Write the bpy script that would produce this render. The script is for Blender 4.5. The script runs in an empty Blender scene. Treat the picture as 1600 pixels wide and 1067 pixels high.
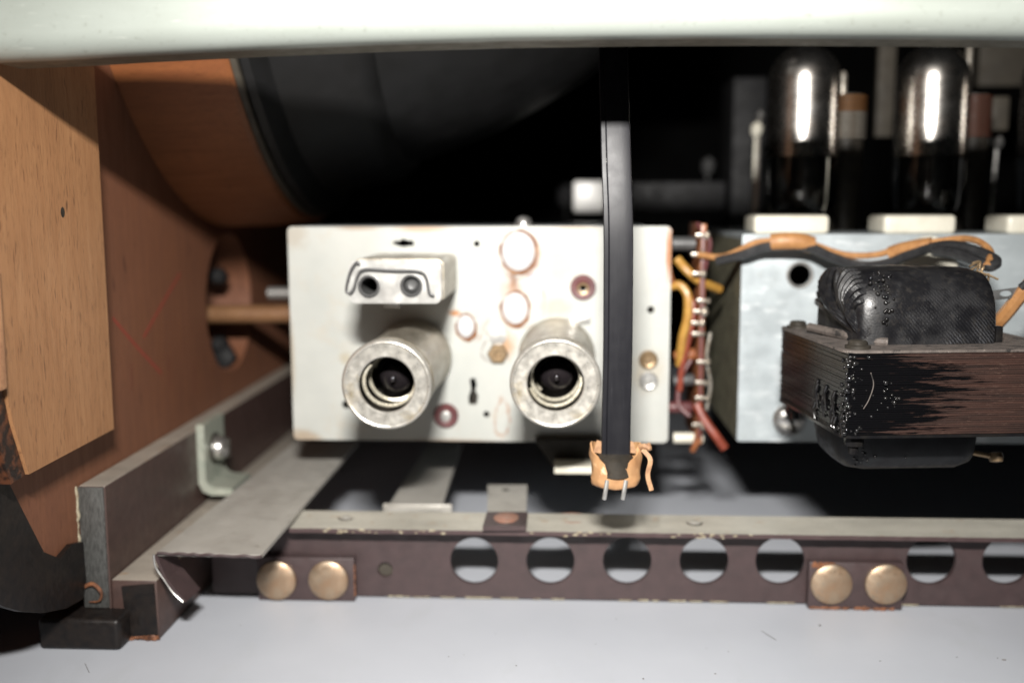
import bpy, bmesh, math, random
from mathutils import Vector, Matrix
from mathutils.geometry import tessellate_polygon
random.seed(7)
R = math.radians
SC = bpy.context.scene
COL = SC.collection
S = 0.01                      # geometry below is written in centimetres
TABLE = -9.98                 # height of the tabletop below the lens, cm
OFF = Vector((0, 0, -TABLE))  # tabletop ends up at z = 0
def W(v): return (Vector(v) + OFF) * S

# ------------------------------------------------------------------ camera
F = 1600.0
yc = Vector((80, 213, -F)).normalized()
zc = Vector((math.sin(R(0.25)), math.cos(R(0.25)), 0)); zc = (zc - yc * zc.dot(yc)).normalized()
xc = yc.cross(zc)
RC = Matrix((xc, yc, zc))          # rows: world axes seen in camera space -> maps camera dir to world dir
cam_d = bpy.data.cameras.new('camera'); cam = bpy.data.objects.new('camera', cam_d); COL.objects.link(cam)
cam.matrix_world = Matrix.Translation(W((0, 0, 0))) @ RC.to_4x4()
cam_d.sensor_width = 36; cam_d.lens = 36 * F / 1600
cam_d.clip_start = 0.005; cam_d.clip_end = 50
cam_d.dof.use_dof = True; cam_d.dof.focus_distance = 0.208; cam_d.dof.aperture_fstop = 9.0
cam_d.dof.aperture_blades = 0
SC.camera = cam
def P(px, py, Y):
    d = RC @ Vector((px - 800, -(py - 533.5), -F))
    return d * (Y / d.y)
def PX(px, py, X):
    d = RC @ Vector((px - 800, -(py - 533.5), -F)); return d * (X / d.x)
def PZ(px, py, Z):
    d = RC @ Vector((px - 800, -(py - 533.5), -F)); return d * (Z / d.z)

# ------------------------------------------------------------------ light
w = bpy.data.worlds.new('World'); SC.world = w; w.use_nodes = True
bg = w.node_tree.nodes['Background']; bg.inputs[0].default_value = (0.9, 0.95, 1.0, 1); bg.inputs[1].default_value = 0.004
ld = bpy.data.lights.new('camera_flash', 'AREA'); ld.shape = 'RECTANGLE'; ld.size = 0.034; ld.size_y = 0.008
ld.energy = 0.79; ld.spread = R(100); ld.color = (1.0, 0.965, 0.92)
lo = bpy.data.objects.new('camera_flash', ld); COL.objects.link(lo)
lo.location = W((-0.6, -0.3, 8.0))
lo.rotation_euler = (Vector((0.5, 25, -1.5)) - Vector((-0.6, -0.3, 8.0))).to_track_quat('-Z', 'Y').to_euler()
SC.view_settings.view_transform = 'Standard'; SC.view_settings.look = 'None'
SC.view_settings.gamma = 1; SC.view_settings.exposure = 0


# ------------------------------------------------------------------ materials
class NT:
    def __init__(s, name):
        s.m = bpy.data.materials.new(name); s.m.use_nodes = True; s.t = s.m.node_tree
        s.n = s.t.nodes; s.b = s.n['Principled BSDF']; s.l = s.t.links.new
        tc = s.n.new('ShaderNodeTexCoord'); mp = s.n.new('ShaderNodeVectorMath'); mp.operation = 'SCALE'
        mp.inputs['Scale'].default_value = 100; s.l(tc.outputs['Object'], mp.inputs[0]); s.co = mp.outputs[0]   # cm
        s.nrm = tc.outputs['Normal']
    def noise(s, scale, stretch=(1, 1, 1), det=4, rough=.55, seed=0, dist=0):
        mp = s.n.new('ShaderNodeMapping'); mp.inputs['Scale'].default_value = stretch
        mp.inputs['Location'].default_value = (seed * 3.1, seed * 1.7, seed * 2.3)
        s.l(s.co, mp.inputs[0]); t = s.n.new('ShaderNodeTexNoise')
        t.inputs['Scale'].default_value = scale; t.inputs['Detail'].default_value = det
        t.inputs['Roughness'].default_value = rough; t.inputs['Distortion'].default_value = dist
        s.l(mp.outputs[0], t.inputs['Vector']); return t.outputs['Fac']
    def ramp(s, f, a, b, lo=0., hi=1.):
        r = s.n.new('ShaderNodeMapRange'); r.inputs['From Min'].default_value = a; r.inputs['From Max'].default_value = b
        r.inputs['To Min'].default_value = lo; r.inputs['To Max'].default_value = hi; s.l(f, r.inputs['Value']); return r.outputs[0]
    def mix(s, f, a, b):
        m = s.n.new('ShaderNodeMix'); m.data_type = 'RGBA'
        if hasattr(f, 'is_output'): s.l(f, m.inputs[0])
        else: m.inputs[0].default_value = f
        for v, i in ((a, 6), (b, 7)):
            if hasattr(v, 'is_output'): s.l(v, m.inputs[i])
            else: m.inputs[i].default_value = (*v, 1)
        return m.outputs[2]
    def math(s, op, a, b=0.):
        m = s.n.new('ShaderNodeMath'); m.operation = op
        for v, i in ((a, 0), (b, 1)):
            if hasattr(v, 'is_output'): s.l(v, m.inputs[i])
            else: m.inputs[i].default_value = v
        return m.outputs[0]
    def bump(s, f, strength, dist=.01):
        b = s.n.new('ShaderNodeBump'); b.inputs['Strength'].default_value = strength
        b.inputs['Distance'].default_value = dist * S; s.l(f, b.inputs['Height'])
        if s.b.inputs['Normal'].links: s.l(s.b.inputs['Normal'].links[0].from_socket, b.inputs['Normal'])
        s.l(b.outputs[0], s.b.inputs['Normal'])
    def axis(s, i):
        x = s.n.new('ShaderNodeSeparateXYZ'); s.l(s.co, x.inputs[0]); return x.outputs[i]
    def blob(s, c, r, soft=.4, flat=(1, 1, 1), warp=.35, ring=None, seed=0):
        """mask of a stain at c (cm, object space)"""
        v = s.n.new('ShaderNodeVectorMath'); v.operation = 'SUBTRACT'; s.l(s.co, v.inputs[0]); v.inputs[1].default_value = c
        k = s.n.new('ShaderNodeVectorMath'); k.operation = 'MULTIPLY'; s.l(v.outputs[0], k.inputs[0]); k.inputs[1].default_value = flat
        ln = s.n.new('ShaderNodeVectorMath'); ln.operation = 'LENGTH'; s.l(k.outputs[0], ln.inputs[0])
        d = s.math('ADD', ln.outputs['Value'], s.math('MULTIPLY', s.math('SUBTRACT', s.noise(2.2 / r * .6, seed=seed), .5), warp * r * 2))
        if ring: return s.math('MULTIPLY', s.ramp(s.noise(2.4, seed=seed + 3, rough=.7), .40, .56), s.ramp(s.math('ABSOLUTE', s.math('SUBTRACT', d, r)), ring * .2, ring, 1, 0))
        if ring: return s.ramp(s.math('ABSOLUTE', s.math('SUBTRACT', d, r)), ring * .3, ring, 1, 0)
        return s.ramp(d, r * (1 - soft), r * (1 + soft * .3), 1, 0)
    def done(s, col, rough=.5, metal=0., **k):
        for v, nm in ((col, 'Base Color'), (rough, 'Roughness'), (metal, 'Metallic')):
            if hasattr(v, 'is_output'): s.l(v, s.b.inputs[nm])
            elif nm == 'Base Color': s.b.inputs[nm].default_value = (*v, 1)
            else: s.b.inputs[nm].default_value = v
        for a, v in k.items(): s.b.inputs[a.replace('_', ' ')].default_value = v
        return s.m
def pm(name, base, var=None, sc=2., stretch=(1, 1, 1), rough=.5, rv=.12, metal=0., bump=.2, bs=25., spots=(), lo=.35, hi=.7, **k):
    t = NT(name); var = var or tuple(c * .75 for c in base)
    col = t.mix(t.ramp(t.noise(sc, stretch), lo, hi), base, var)
    for i, (c, s2, th, wd, st) in enumerate(spots):
        col = t.mix(t.ramp(t.noise(s2, st, seed=i + 2, rough=.65), th, th + wd), col, c)
    r = t.ramp(t.noise(sc * 2.3, seed=9), .3, .7, rough - rv, rough + rv)
    if bump: t.bump(t.noise(bs, stretch, det=3), bump)
    return t.done(col, r, metal, **k)

M = {}
def beech(name, a, b, pore, rough=.45, st=(1, 1, 1), fleck=.62, axis=2):
    t = NT(name)
    s1 = [1, 1, 1]; s1[axis] = .09; s2 = [1, 1, 1]; s2[axis] = .16
    g = t.noise(5, s1, det=6, rough=.6, dist=.3)
    col = t.mix(t.ramp(g, .3, .7), a, b)
    col = t.mix(t.ramp(t.noise(.35, (1, 1, 1), seed=5), .35, .7, 0, .35), col, tuple(c * .72 for c in b))
    fl = t.noise(16, s2, det=2, rough=.5, seed=3); m = t.ramp(fl, fleck, fleck + .1, 0, .75)
    col = t.mix(m, col, pore)
    fl2 = t.noise(42, s1, det=2, seed=7); col = t.mix(t.ramp(fl2, .5, .75, 0, .65), col, tuple(c * .55 for c in b))
    big = t.noise(3.1, (1, 1, .35), det=1, seed=11); col = t.mix(t.ramp(big, .74, .79, 0, .7), col, tuple(c * .6 for c in pore))
    t.bump(fl2, .35); t.bump(fl, -.2)
    return t.done(col, t.ramp(g, .3, .7, rough, rough + .15), 0)
M['beech'] = beech('pale_beech', (.36, .185, .085), (.285, .135, .058), (.12, .05, .022))
M['board'] = beech('stained_side_board', (.185, .074, .036), (.145, .056, .028), (.09, .030, .017), rough=.55, fleck=.66)
M['baffle'] = beech('baffle_wood', (.24, .085, .028), (.19, .062, .02), (.13, .038, .012), axis=0)
M['endgrain'] = pm('end_grain', (.46, .24, .12), (.34, .16, .08), sc=8, rough=.7, spots=[((.15, .06, .03), 12, .6, .1, (1, 1, .3))])
M['bark'] = pm('charred_edge', (.09, .03, .012), (.012, .006, .004), sc=5, rough=.5, bump=.6, lo=.4, hi=.55)
M['table'] = pm('grey_tabletop', (.45, .47, .51), (.415, .435, .475), sc=.25, rough=.5, rv=.05, bump=.05, bs=40,
                spots=[((.30, .30, .31), 9, .76, .04, (1, .25, 1)), ((.42, .44, .47), 1.2, .58, .2, (1, .4, 1)), ((.35, .34, .34), 30, .74, .04, (1, 1, 1))])
def panel_mat():
    t = NT('cream_enamel')
    col = t.mix(t.ramp(t.noise(.8, (.3, 1, 1)), .35, .7), (.28, .305, .28), (.235, .255, .23))
    col = t.mix(t.ramp(t.noise(7, (1, 1, 1), seed=4, rough=.75), .60, .72, 0, .55), col, (.15, .155, .13))
    col = t.mix(t.ramp(t.noise(22, (1, 1, 1), seed=6), .70, .74, 0, .8), col, (.08, .07, .06))
    col = t.mix(t.ramp(t.noise(14, (.12, 1, 3), seed=8), .66, .72, 0, .5), col, (.48, .50, .46))
    t.bump(t.noise(30), .15)
    return t.done(col, .34, .25)
M['panel'] = panel_mat()
M['under_shade'] = pm('underside_shade', (.13, .115, .085), (.09, .078, .055), sc=1.5, rough=.5, metal=.3)  # darker olive tone: the shade below the panel put into the colour
M['black_lacquer'] = pm('black_lacquer', (.006, .005, .005), (.014, .010, .008), sc=4, rough=.45, bump=.15, bs=7, Specular_IOR_Level=.3,
                        spots=[((.20, .06, .02), 5, .72, .04, (1, 1, 1)), ((.02, .017, .015), 2.5, .6, .2, (1, .3, .3))])
M['rail_paint'] = None
def painted_steel(name, paint, paint2, steel, chip=.66, top=True, rough=.45, metal=.2, topdir=2):
    t = NT(name)
    ge = t.n.new('ShaderNodeNewGeometry'); sx = t.n.new('ShaderNodeSeparateXYZ'); t.l(ge.outputs['True Normal'], sx.inputs[0])
    pc = t.mix(t.ramp(t.noise(3), .35, .7), paint, paint2)
    pc = t.mix(t.ramp(t.noise(26, seed=3), .55, .75, 0, .4), pc, tuple(c * 1.7 for c in paint))
    st = t.mix(t.ramp(t.noise(1.3, (.4, 1, 1), seed=2), .3, .7), steel, tuple(c * .72 for c in steel))
    st = t.mix(t.ramp(t.noise(12, (1, 1, 1), seed=5, rough=.7), .58, .72, 0, .6), st, tuple(c * .45 for c in steel))
    st = t.mix(t.ramp(t.noise(2.5, seed=12), .62, .75, 0, .6), st, (.30, .19, .10))
    chips = t.ramp(t.noise(5, (1, 1, 1), seed=8, rough=.75), chip, chip + .03)
    if top:
        up = t.ramp(sx.outputs[topdir], .5, .8); m = t.math('MAXIMUM', up, chips)
    else: m = chips
    t.bump(t.noise(30), .2)
    return t.done(t.mix(m, pc, st), t.ramp(t.noise(4, seed=6), .3, .7, rough - .08, rough + .12), t.math('MULTIPLY', m, metal))
M['rail'] = painted_steel('maroon_rail_paint', (.054, .032, .032), (.042, .026, .026), (.42, .40, .345), chip=.73)
M['rail_face'] = painted_steel('maroon_face_paint', (.048, .030, .030), (.037, .024, .024), (.42, .40, .34), chip=.76, top=False)
M['iron'] = painted_steel('brown_iron_paint', (.062, .036, .030), (.045, .027, .023), (.36, .32, .27), chip=.80)
M['iron_end'] = pm('filed_steel_end', (.10, .10, .095), (.045, .045, .042), sc=14, stretch=(2.2, 1, .45), rough=.5, metal=.4, bump=.9, bs=22,
                   spots=[((.05, .02, .01), 1.4, .62, .1, (1, 1, 1))])
M['chip_edge'] = pm('chipped_primer', (.34, .31, .22), (.16, .12, .08), sc=8, rough=.8, bump=.6)
M['chip_orange'] = pm('bare_chipped_wood', (.20, .075, .03), (.06, .022, .01), sc=6, rough=.7, bump=.7)
M['steel'] = pm('dull_galvanised_steel', (.40, .385, .35), (.32, .305, .275), sc=.9, stretch=(1, .5, 1), rough=.45, metal=.25, bump=.15,
                spots=[((.22, .20, .17), 2.2, .60, .2, (1, 1, 1)), ((.16, .14, .12), 14, .68, .08, (1, 1, 1)), ((.60, .57, .52), 9, .74, .03, (1, 1, 1))])
M['zinc'] = pm('greenish_zinc', (.50, .52, .44), (.38, .42, .35), sc=3, rough=.4, metal=.5, bump=.15)
M['screw'] = pm('bright_screw', (.6, .59, .57), (.42, .41, .39), sc=6, rough=.28, metal=.9, bump=.2)
M['chassis'] = pm('cadmium_plate', (.39, .43, .445), (.32, .355, .37), sc=.7, rough=.42, metal=.35, bump=.12,
                  spots=[((.32, .34, .34), 3, .60, .25, (1, 1, 1)), ((.18, .18, .17), 18, .72, .05, (1, 1, 1)), ((.56, .59, .60), 2, .55, .2, (.5, 1, 1.5))])
M['chassis_side'] = pm('dirty_olive_plate', (.20, .19, .13), (.12, .11, .08), sc=2, rough=.5, metal=.3)
M['tin'] = pm('aged_tin', (.40, .37, .31), (.27, .235, .18), sc=2.2, stretch=(1, .6, 1), rough=.38, metal=.65, bump=.3,
              spots=[((.22, .18, .13), 5, .58, .2, (1, .5, 1)), ((.46, .44, .40), 4, .60, .1, (1, .4, 1))])
M['ring'] = pm('tarnished_ring', (.50, .48, .43), (.42, .40, .36), sc=2, rough=.34, metal=.7, bump=.0, bs=18,
               spots=[((.36, .36, .35), 22, .5, .4, (1, 1, 1)), ((.44, .35, .2), 1.5, .55, .25, (1, 1, 1))])
M['spring'] = pm('spring_wire', (.72, .68, .56), (.55, .5, .38), sc=6, rough=.3, metal=.6)
M['inside'] = pm('dark_inside', (.035, .030, .024), (.018, .016, .013), sc=3, rough=.5, Specular_IOR_Level=.2)  # plain dark brown for hollows, slots and small dark parts
M['brass'] = pm('tarnished_rivet', (.36, .28, .20), (.32, .20, .12), sc=3, rough=.42, metal=.72, bump=.35, bs=30,
                spots=[((.24, .21, .17), 12, .55, .18, (1, 1, 1)), ((.36, .19, .10), 1.6, .60, .2, (1, 1, 1))])
M['bright_tin'] = pm('bright_tin', (.52, .52, .50), (.40, .39, .37), sc=1.5, rough=.34, rv=.05, metal=.75, bump=.08)
M['rust'] = pm('brown_rust_rim', (.13, .048, .014), (.26, .15, .08), sc=3, rough=.8, bump=.4, lo=.5, hi=.7)
M['disc'] = pm('bright_sealing_disc', (.47, .47, .47), (.38, .38, .39), sc=3, rough=.5, metal=0., bump=.4, bs=6)
M['bakelite'] = pm('maroon_fibre', (.095, .026, .026), (.06, .018, .02), sc=5, rough=.5)
M['oldbrass'] = pm('old_brass', (.26, .18, .10), (.17, .12, .07), sc=6, rough=.4, metal=.6, bump=.4)
M['rubber'] = pm('black_ribbon_plastic', (.007, .007, .009), (.011, .011, .013), sc=1.5, stretch=(4, 4, .4), rough=.40, rv=.03, bump=.10, bs=12, Specular_IOR_Level=.16,
                 spots=[((.10, .10, .11), 26, .73, .04, (1, 1, .15)), ((.018, .018, .021), 3, .6, .2, (3, 3, .3))])
M['print'] = pm('pale_print', (.20, .20, .18), (.07, .07, .06), sc=30, rough=.6, bump=0)
M['tape'] = pm('tan_paper_tape', (.38, .215, .10), (.28, .14, .06), sc=3, rough=.6, bump=1., bs=3.5,
               spots=[((.78, .55, .36), 3.5, .60, .15, (1, 1, 1)), ((.30, .13, .04), 7, .66, .08, (1, 1, .5))])
M['fray'] = pm('frayed_tape', (.36, .21, .11), (.20, .1, .05), sc=6, rough=.7)
M['core'] = None
M['dust'] = pm('dusty_top_plate', (.095, .078, .068), (.05, .041, .036), sc=4, rough=.75, bump=.8, bs=14,
               spots=[((.18, .155, .135), 16, .60, .1, (1, 1, 1)), ((.012, .010, .009), 3, .56, .08, (1, 1, 1))])
M['varnish'] = pm('black_varnish', (.006, .006, .007), (.012, .011, .010), sc=4, rough=.14, rv=.02, bump=.2, bs=6)
def cloth_mat():
    t = NT('black_cloth_tape')
    wv = t.n.new('ShaderNodeTexWave'); mp = t.n.new('ShaderNodeMapping'); mp.inputs['Rotation'].default_value = (R(10), R(42), 0)
    t.l(t.co, mp.inputs[0]); t.l(mp.outputs[0], wv.inputs['Vector']); wv.inputs['Scale'].default_value = 5.2
    wv.inputs['Distortion'].default_value = 3.0; wv.inputs['Detail'].default_value = 3; wv.inputs['Detail Scale'].default_value = 3
    zz = t.ramp(t.axis(2), -.6, .2, 1, .15)
    zm = t.math('MULTIPLY', zz, t.ramp(t.axis(0), -.9, .1, .1, 1))
    f = t.math('MULTIPLY', t.math('MULTIPLY', wv.outputs['Fac'], zm), t.ramp(t.noise(1.7, seed=15), .38, .58, .15, 1))
    col = t.mix(t.ramp(f, .25, .95), (.007, .007, .008), (.045, .046, .050))
    col = t.mix(t.ramp(t.noise(8, rough=.7, seed=2), .50, .72, 0, .6), col, (.028, .025, .022))
    col = t.mix(t.ramp(t.noise(1.6, seed=5), .5, .62, 0, .8), col, (.005, .005, .006))
    t.bump(f, .6, .02); t.bump(t.noise(22), .5)
    return t.done(col, t.ramp(t.noise(2.2, seed=7), .42, .6, .28, .6), 0, Specular_IOR_Level=.35)
M['cloth'] = cloth_mat()
M['relay'] = pm('dark_relay_cover', (.012, .012, .013), (.009, .009, .009), sc=2, rough=.6, Specular_IOR_Level=.2)
M['coil_cover'] = pm('smooth_black_coil_cover', (.012, .013, .014), (.007, .007, .008), sc=3, rough=.45, bump=.2, Specular_IOR_Level=.2)
def core_mat():
    t = NT('rusty_laminations')
    st = t.noise(3.5, (.28, 1, 6), det=5, rough=.7, seed=1)
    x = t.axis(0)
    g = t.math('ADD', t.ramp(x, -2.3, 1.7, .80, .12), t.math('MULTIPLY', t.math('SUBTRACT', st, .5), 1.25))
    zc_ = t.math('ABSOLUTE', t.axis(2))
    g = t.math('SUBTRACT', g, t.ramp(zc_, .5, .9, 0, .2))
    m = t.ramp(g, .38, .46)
    col = t.mix(t.ramp(t.noise(2.5, (.3, 1, 8), seed=3), .35, .65), (.042, .021, .016), (.020, .012, .010))
    col = t.mix(t.ramp(t.noise(14, (.4, 1, 3), seed=6), .6, .7, 0, .6), col, (.09, .055, .042))
    t.bump(t.noise(9, (.4, 1, 2), seed=4), .5)
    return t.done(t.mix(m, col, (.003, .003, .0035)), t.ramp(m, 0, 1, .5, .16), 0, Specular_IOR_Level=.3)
M['core'] = core_mat()
def side_core():
    t = NT('varnished_side')
    y = t.axis(1)
    st = t.noise(2.6, (1, 1.2, .25), det=4, seed=3)
    col = t.mix(t.ramp(st, .42, .60), (.004, .004, .004), (.020, .016, .013))
    col = t.mix(t.math('MULTIPLY', t.ramp(y, .9, 1.6), t.ramp(t.noise(4, (1, 3, .1), seed=9), .4, .6, .4, 1)), col, (.075, .075, .075))
    t.bump(t.noise(3.2, (1, 1, .5), det=3), .5, .03)
    return t.done(col, .24, 0)
M['core_side'] = side_core()
M['core_side'].node_tree.nodes['Principled BSDF'].inputs['Specular IOR Level'].default_value = .18
M['white_cer'] = pm('cream_ceramic', (.56, .54, .46), (.50, .47, .39), sc=2, rough=.35, bump=.1)
M['orange_sleeve'] = pm('orange_wire_sleeve', (.34, .17, .065), (.25, .115, .04), sc=4, rough=.5, bump=.4,
                        spots=[((.16, .07, .03), 7, .62, .1, (1, 1, 1))])
M['black_wire'] = pm('black_wire', (.016, .016, .017), (.026, .026, .027), sc=4, rough=.35)
M['yellow_wire'] = pm('yellow_wire', (.36, .20, .04), (.27, .13, .025), sc=4, rough=.4)
M['red_wire'] = pm('red_wire', (.20, .04, .02), (.12, .024, .014), sc=4, rough=.4)
M['tagboard'] = pm('orange_paxolin', (.26, .095, .035), (.15, .05, .022), sc=4, rough=.45, bump=.3)
M['solder'] = pm('dull_solder', (.36, .34, .30), (.18, .14, .10), sc=7, rough=.35, metal=.6, bump=.5)
M['drum'] = pm('black_drum', (.010, .010, .0105), (.007, .007, .007), sc=.8, rough=.5, Specular_IOR_Level=.35, rv=.06, bump=.2, bs=12)
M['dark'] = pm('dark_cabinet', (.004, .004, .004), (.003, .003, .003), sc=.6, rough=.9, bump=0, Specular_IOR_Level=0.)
M['dim_metal'] = pm('dim_grey_metal', (.09, .09, .09), (.05, .05, .05), sc=2, rough=.45, metal=.3)
M['beige'] = pm('beige_card', (.05, .042, .03), (.036, .03, .022), sc=1.2, rough=.7)
M['white_plastic'] = pm('white_plastic', (.86, .85, .82), (.80, .79, .76), sc=2, rough=.35)
M['shaft'] = pm('brown_shaft', (.22, .115, .055), (.16, .08, .038), sc=3, stretch=(.3, 1, 1), rough=.4, metal=.2)
M['copper'] = pm('enamelled_copper', (.30, .14, .05), (.2, .085, .03), sc=4, rough=.3, metal=.6)
M['redcoil'] = pm('dark_red_coil', (.11, .04, .026), (.07, .025, .016), sc=4, rough=.35, metal=.3)
M['pencil'] = pm('pencil_line', (.20, .19, .18), (.26, .25, .23), sc=9, rough=.6, bump=0)
M['crayon'] = pm('red_crayon', (.24, .032, .02), (.20, .045, .024), sc=20, rough=.7, bump=0)
M['getter'] = pm('silver_getter', (.55, .53, .50), (.42, .38, .34), sc=2, rough=.27, rv=.03, metal=1, bump=.05, bs=3)
M['anode'] = pm('grey_anode', (.03, .03, .03), (.02, .02, .02), sc=3, rough=.4, metal=.4)
M['wax'] = pm('dark_red_wax', (.26, .12, .08), (.2, .13, .10), sc=5, rough=.45)
t = NT('clear_glass'); M['glass'] = t.done((.93, .94, .93), .02, 0, IOR=1.45, Transmission_Weight=1.0)
t = NT('smoky_glass'); M['smoke_glass'] = t.done((.012, .010, .011), .08, 0)

# ------------------------------------------------------------------ object helpers
ORG = {}
def props(o, label=None, cat=None, group=None, kind=None):
    if label: o['label'] = label
    if cat: o['category'] = cat
    if group: o['group'] = group
    if kind: o['kind'] = kind
def thing(name, label, cat, base, group=None):
    o = bpy.data.objects.new(name, None); o.empty_display_size = .01; COL.objects.link(o)
    o.location = W(base); ORG[o.name] = W(base); props(o, label, cat, group); return o
def part(name, bm, mat, parent=None, label=None, cat=None, group=None, kind=None, origin=None, ang=35, smooth=True, recalc=True):
    if recalc: bmesh.ops.recalc_face_normals(bm, faces=bm.faces)
    if origin is None:
        xs = [v.co for v in bm.verts]
        origin = Vector([(min(v[i] for v in xs) + max(v[i] for v in xs)) / 2 for i in range(3)])
    origin = Vector(origin)
    for v in bm.verts: v.co = (v.co - origin) * S
    me = bpy.data.meshes.new(name); bm.to_mesh(me); bm.free()
    if smooth:
        me.shade_smooth(); me.set_sharp_from_angle(angle=R(ang))
    for m in (mat if isinstance(mat, (list, tuple)) else [mat]): me.materials.append(m)
    o = bpy.data.objects.new(name, me); COL.objects.link(o)
    wo = W(origin); ORG[o.name] = wo
    if parent is not None: o.parent = parent; o.location = wo - ORG[parent.name]
    else: o.location = wo
    props(o, label, cat, group, kind); return o
def copy_tree(o, parent=None, root=True):
    c = o.copy(); COL.objects.link(c); c.parent = parent; ORG[c.name] = ORG[o.name].copy()
    for ch in list(o.children): copy_tree(ch, c, False)
    return c
def NB(): return bmesh.new()
def box(bm, x0, x1, y0, y1, z0, z1, bev=0, seg=2, M4=None):
    r = bmesh.ops.create_cube(bm, size=1); vs = r['verts']
    for v in vs: v.co = Vector((x0 + (v.co.x + .5) * (x1 - x0), y0 + (v.co.y + .5) * (y1 - y0), z0 + (v.co.z + .5) * (z1 - z0)))
    es = list({e for v in vs for e in v.link_edges})
    if bev:
        g = bmesh.ops.bevel(bm, geom=es, offset=bev, segments=seg, affect='EDGES', profile=.5)
        vs = list({v for f in g['faces'] for v in f.verts} | {v for v in vs if v.is_valid})
    if M4 is not None:
        for v in vs: v.co = M4 @ v.co
    return bm
def frame(axis):
    a = Vector(axis).normalized(); h = Vector((0, 0, 1)) if abs(a.z) < .9 else Vector((1, 0, 0))
    u = a.cross(h).normalized(); return u, a.cross(u).normalized(), a
def lathe(bm, prof, c, axis=(0, 0, 1), seg=40, sx=1., sy=1., jit=0):
    u, v, a = frame(axis); c = Vector(c); rings = []
    for r, h in prof:
        if r < 1e-5: rings.append([bm.verts.new(c + a * h)])
        else: rings.append([bm.verts.new(c + a * h + u * (r * sx * math.cos(2 * math.pi * k / seg)) + v * (r * sy * math.sin(2 * math.pi * k / seg))) for k in range(seg)])
    for A, B in zip(rings, rings[1:]):
        for k in range(seg):
            k2 = (k + 1) % seg
            if len(A) == 1 and len(B) == 1: continue
            if len(A) == 1: bm.faces.new((A[0], B[k], B[k2]))
            elif len(B) == 1: bm.faces.new((A[k], A[k2], B[0]))
            else: bm.faces.new((A[k], A[k2], B[k2], B[k]))
    return bm
def smooth_path(pts, n=6):
    pts = [Vector(p) for p in pts]; out = []
    P4 = [pts[0] * 2 - pts[1]] + pts + [pts[-1] * 2 - pts[-2]]
    for i in range(1, len(P4) - 2):
        a, b, c, d = P4[i - 1:i + 3]
        for k in range(n):
            t = k / n
            out.append(.5 * ((2 * b) + (c - a) * t + (2 * a - 5 * b + 4 * c - d) * t * t + (3 * b - a - 3 * c + d) * t ** 3))
    out.append(pts[-1]); return out
def tube(bm, pts, r, seg=10, n=6, closed=False, cap=True, prof=None, up=None, smooth=True):
    pp = smooth_path(pts, n) if smooth and len(pts) > 2 else [Vector(p) for p in pts]
    rings = []; prev = None
    for i, p in enumerate(pp):
        if closed: t = (pp[(i + 1) % len(pp)] - pp[i - 1])
        else: t = (pp[min(i + 1, len(pp) - 1)] - pp[max(i - 1, 0)])
        t = t.normalized()
        if up is not None: u = Vector(up) - t * t.dot(Vector(up))
        elif prev is None: u = frame(t)[0]
        else: u = prev - t * t.dot(prev)
        u.normalize(); prev = u; v = t.cross(u)
        rr = r[min(i * len(r) // len(pp), len(r) - 1)] if isinstance(r, (list, tuple)) else r
        if prof: ring = [bm.verts.new(p + u * a + v * b) for a, b in prof]
        else: ring = [bm.verts.new(p + (u * math.cos(2 * math.pi * k / seg) + v * math.sin(2 * math.pi * k / seg)) * rr) for k in range(seg)]
        rings.append(ring)
    m = len(rings[0])
    prs = list(zip(rings, rings[1:])) + ([(rings[-1], rings[0])] if closed else [])
    for A, B in prs:
        for k in range(m): bm.faces.new((A[k], A[(k + 1) % m], B[(k + 1) % m], B[k]))
    if cap and not closed: bm.faces.new(rings[0]); bm.faces.new(rings[-1])
    return bm
def circ(cx, cy, rx, ry=None, n=36, a0=0, wob=0):
    ry = ry or rx
    return [(cx + rx * math.cos(2 * math.pi * k / n + a0) * (1 + wob * random.uniform(-1, 1)), cy + ry * math.sin(2 * math.pi * k / n + a0) * (1 + wob * random.uniform(-1, 1))) for k in range(n)]
def rrect(x0, x1, y0, y1, r, n=5):
    out = []
    for cx, cy, a in ((x1 - r, y1 - r, 0), (x0 + r, y1 - r, 90), (x0 + r, y0 + r, 180), (x1 - r, y0 + r, 270)):
        for k in range(n + 1): out.append((cx + r * math.cos(R(a + 90 * k / n)), cy + r * math.sin(R(a + 90 * k / n))))
    return out
def plate(bm, outer, holes, m3, t):
    """sheet with holes; 2-D points -> m3(x, y, d), d = 0 .. t"""
    loops = [outer] + list(holes)
    flat = [p for l in loops for p in l]
    tris = tessellate_polygon([[Vector((x, y, 0)) for x, y in l] for l in loops])
    A = [bm.verts.new(m3(x, y, 0)) for x, y in flat]; B = [bm.verts.new(m3(x, y, t)) for x, y in flat]
    for a, b, c in tris:
        try: bm.faces.new((A[a], A[b], A[c])); bm.faces.new((B[c], B[b], B[a]))
        except ValueError: pass
    i = 0
    for l in loops:
        n = len(l)
        for k in range(n):
            a, b = i + k, i + (k + 1) % n; bm.faces.new((A[a], B[a], B[b], A[b]))
        i += n
    return bm
XZ = lambda Y: (lambda x, z, d: Vector((x, Y + d, z)))          # front-facing sheet, thickness going away
YZ = lambda X: (lambda y, z, d: Vector((X - d, y, z)))          # side sheet, thickness going left
XY = lambda Z: (lambda x, y, d: Vector((x, y, Z - d)))          # lying sheet, thickness going down
def q(px, py, Y):
    v = P(px, py, Y); return (v.x, v.z)
def loopq(pts, Y): return [q(a, b, Y) for a, b in pts]
def sphere(bm, c, r, sub=2, sc=(1, 1, 1), noise=0):
    g = bmesh.ops.create_icosphere(bm, subdivisions=sub, radius=1)
    for v in g['verts']:
        k = 1 + noise * random.uniform(-1, 1); v.co = Vector(c) + Vector((v.co.x * r * sc[0] * k, v.co.y * r * sc[1] * k, v.co.z * r * sc[2] * k))
    return bm

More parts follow.
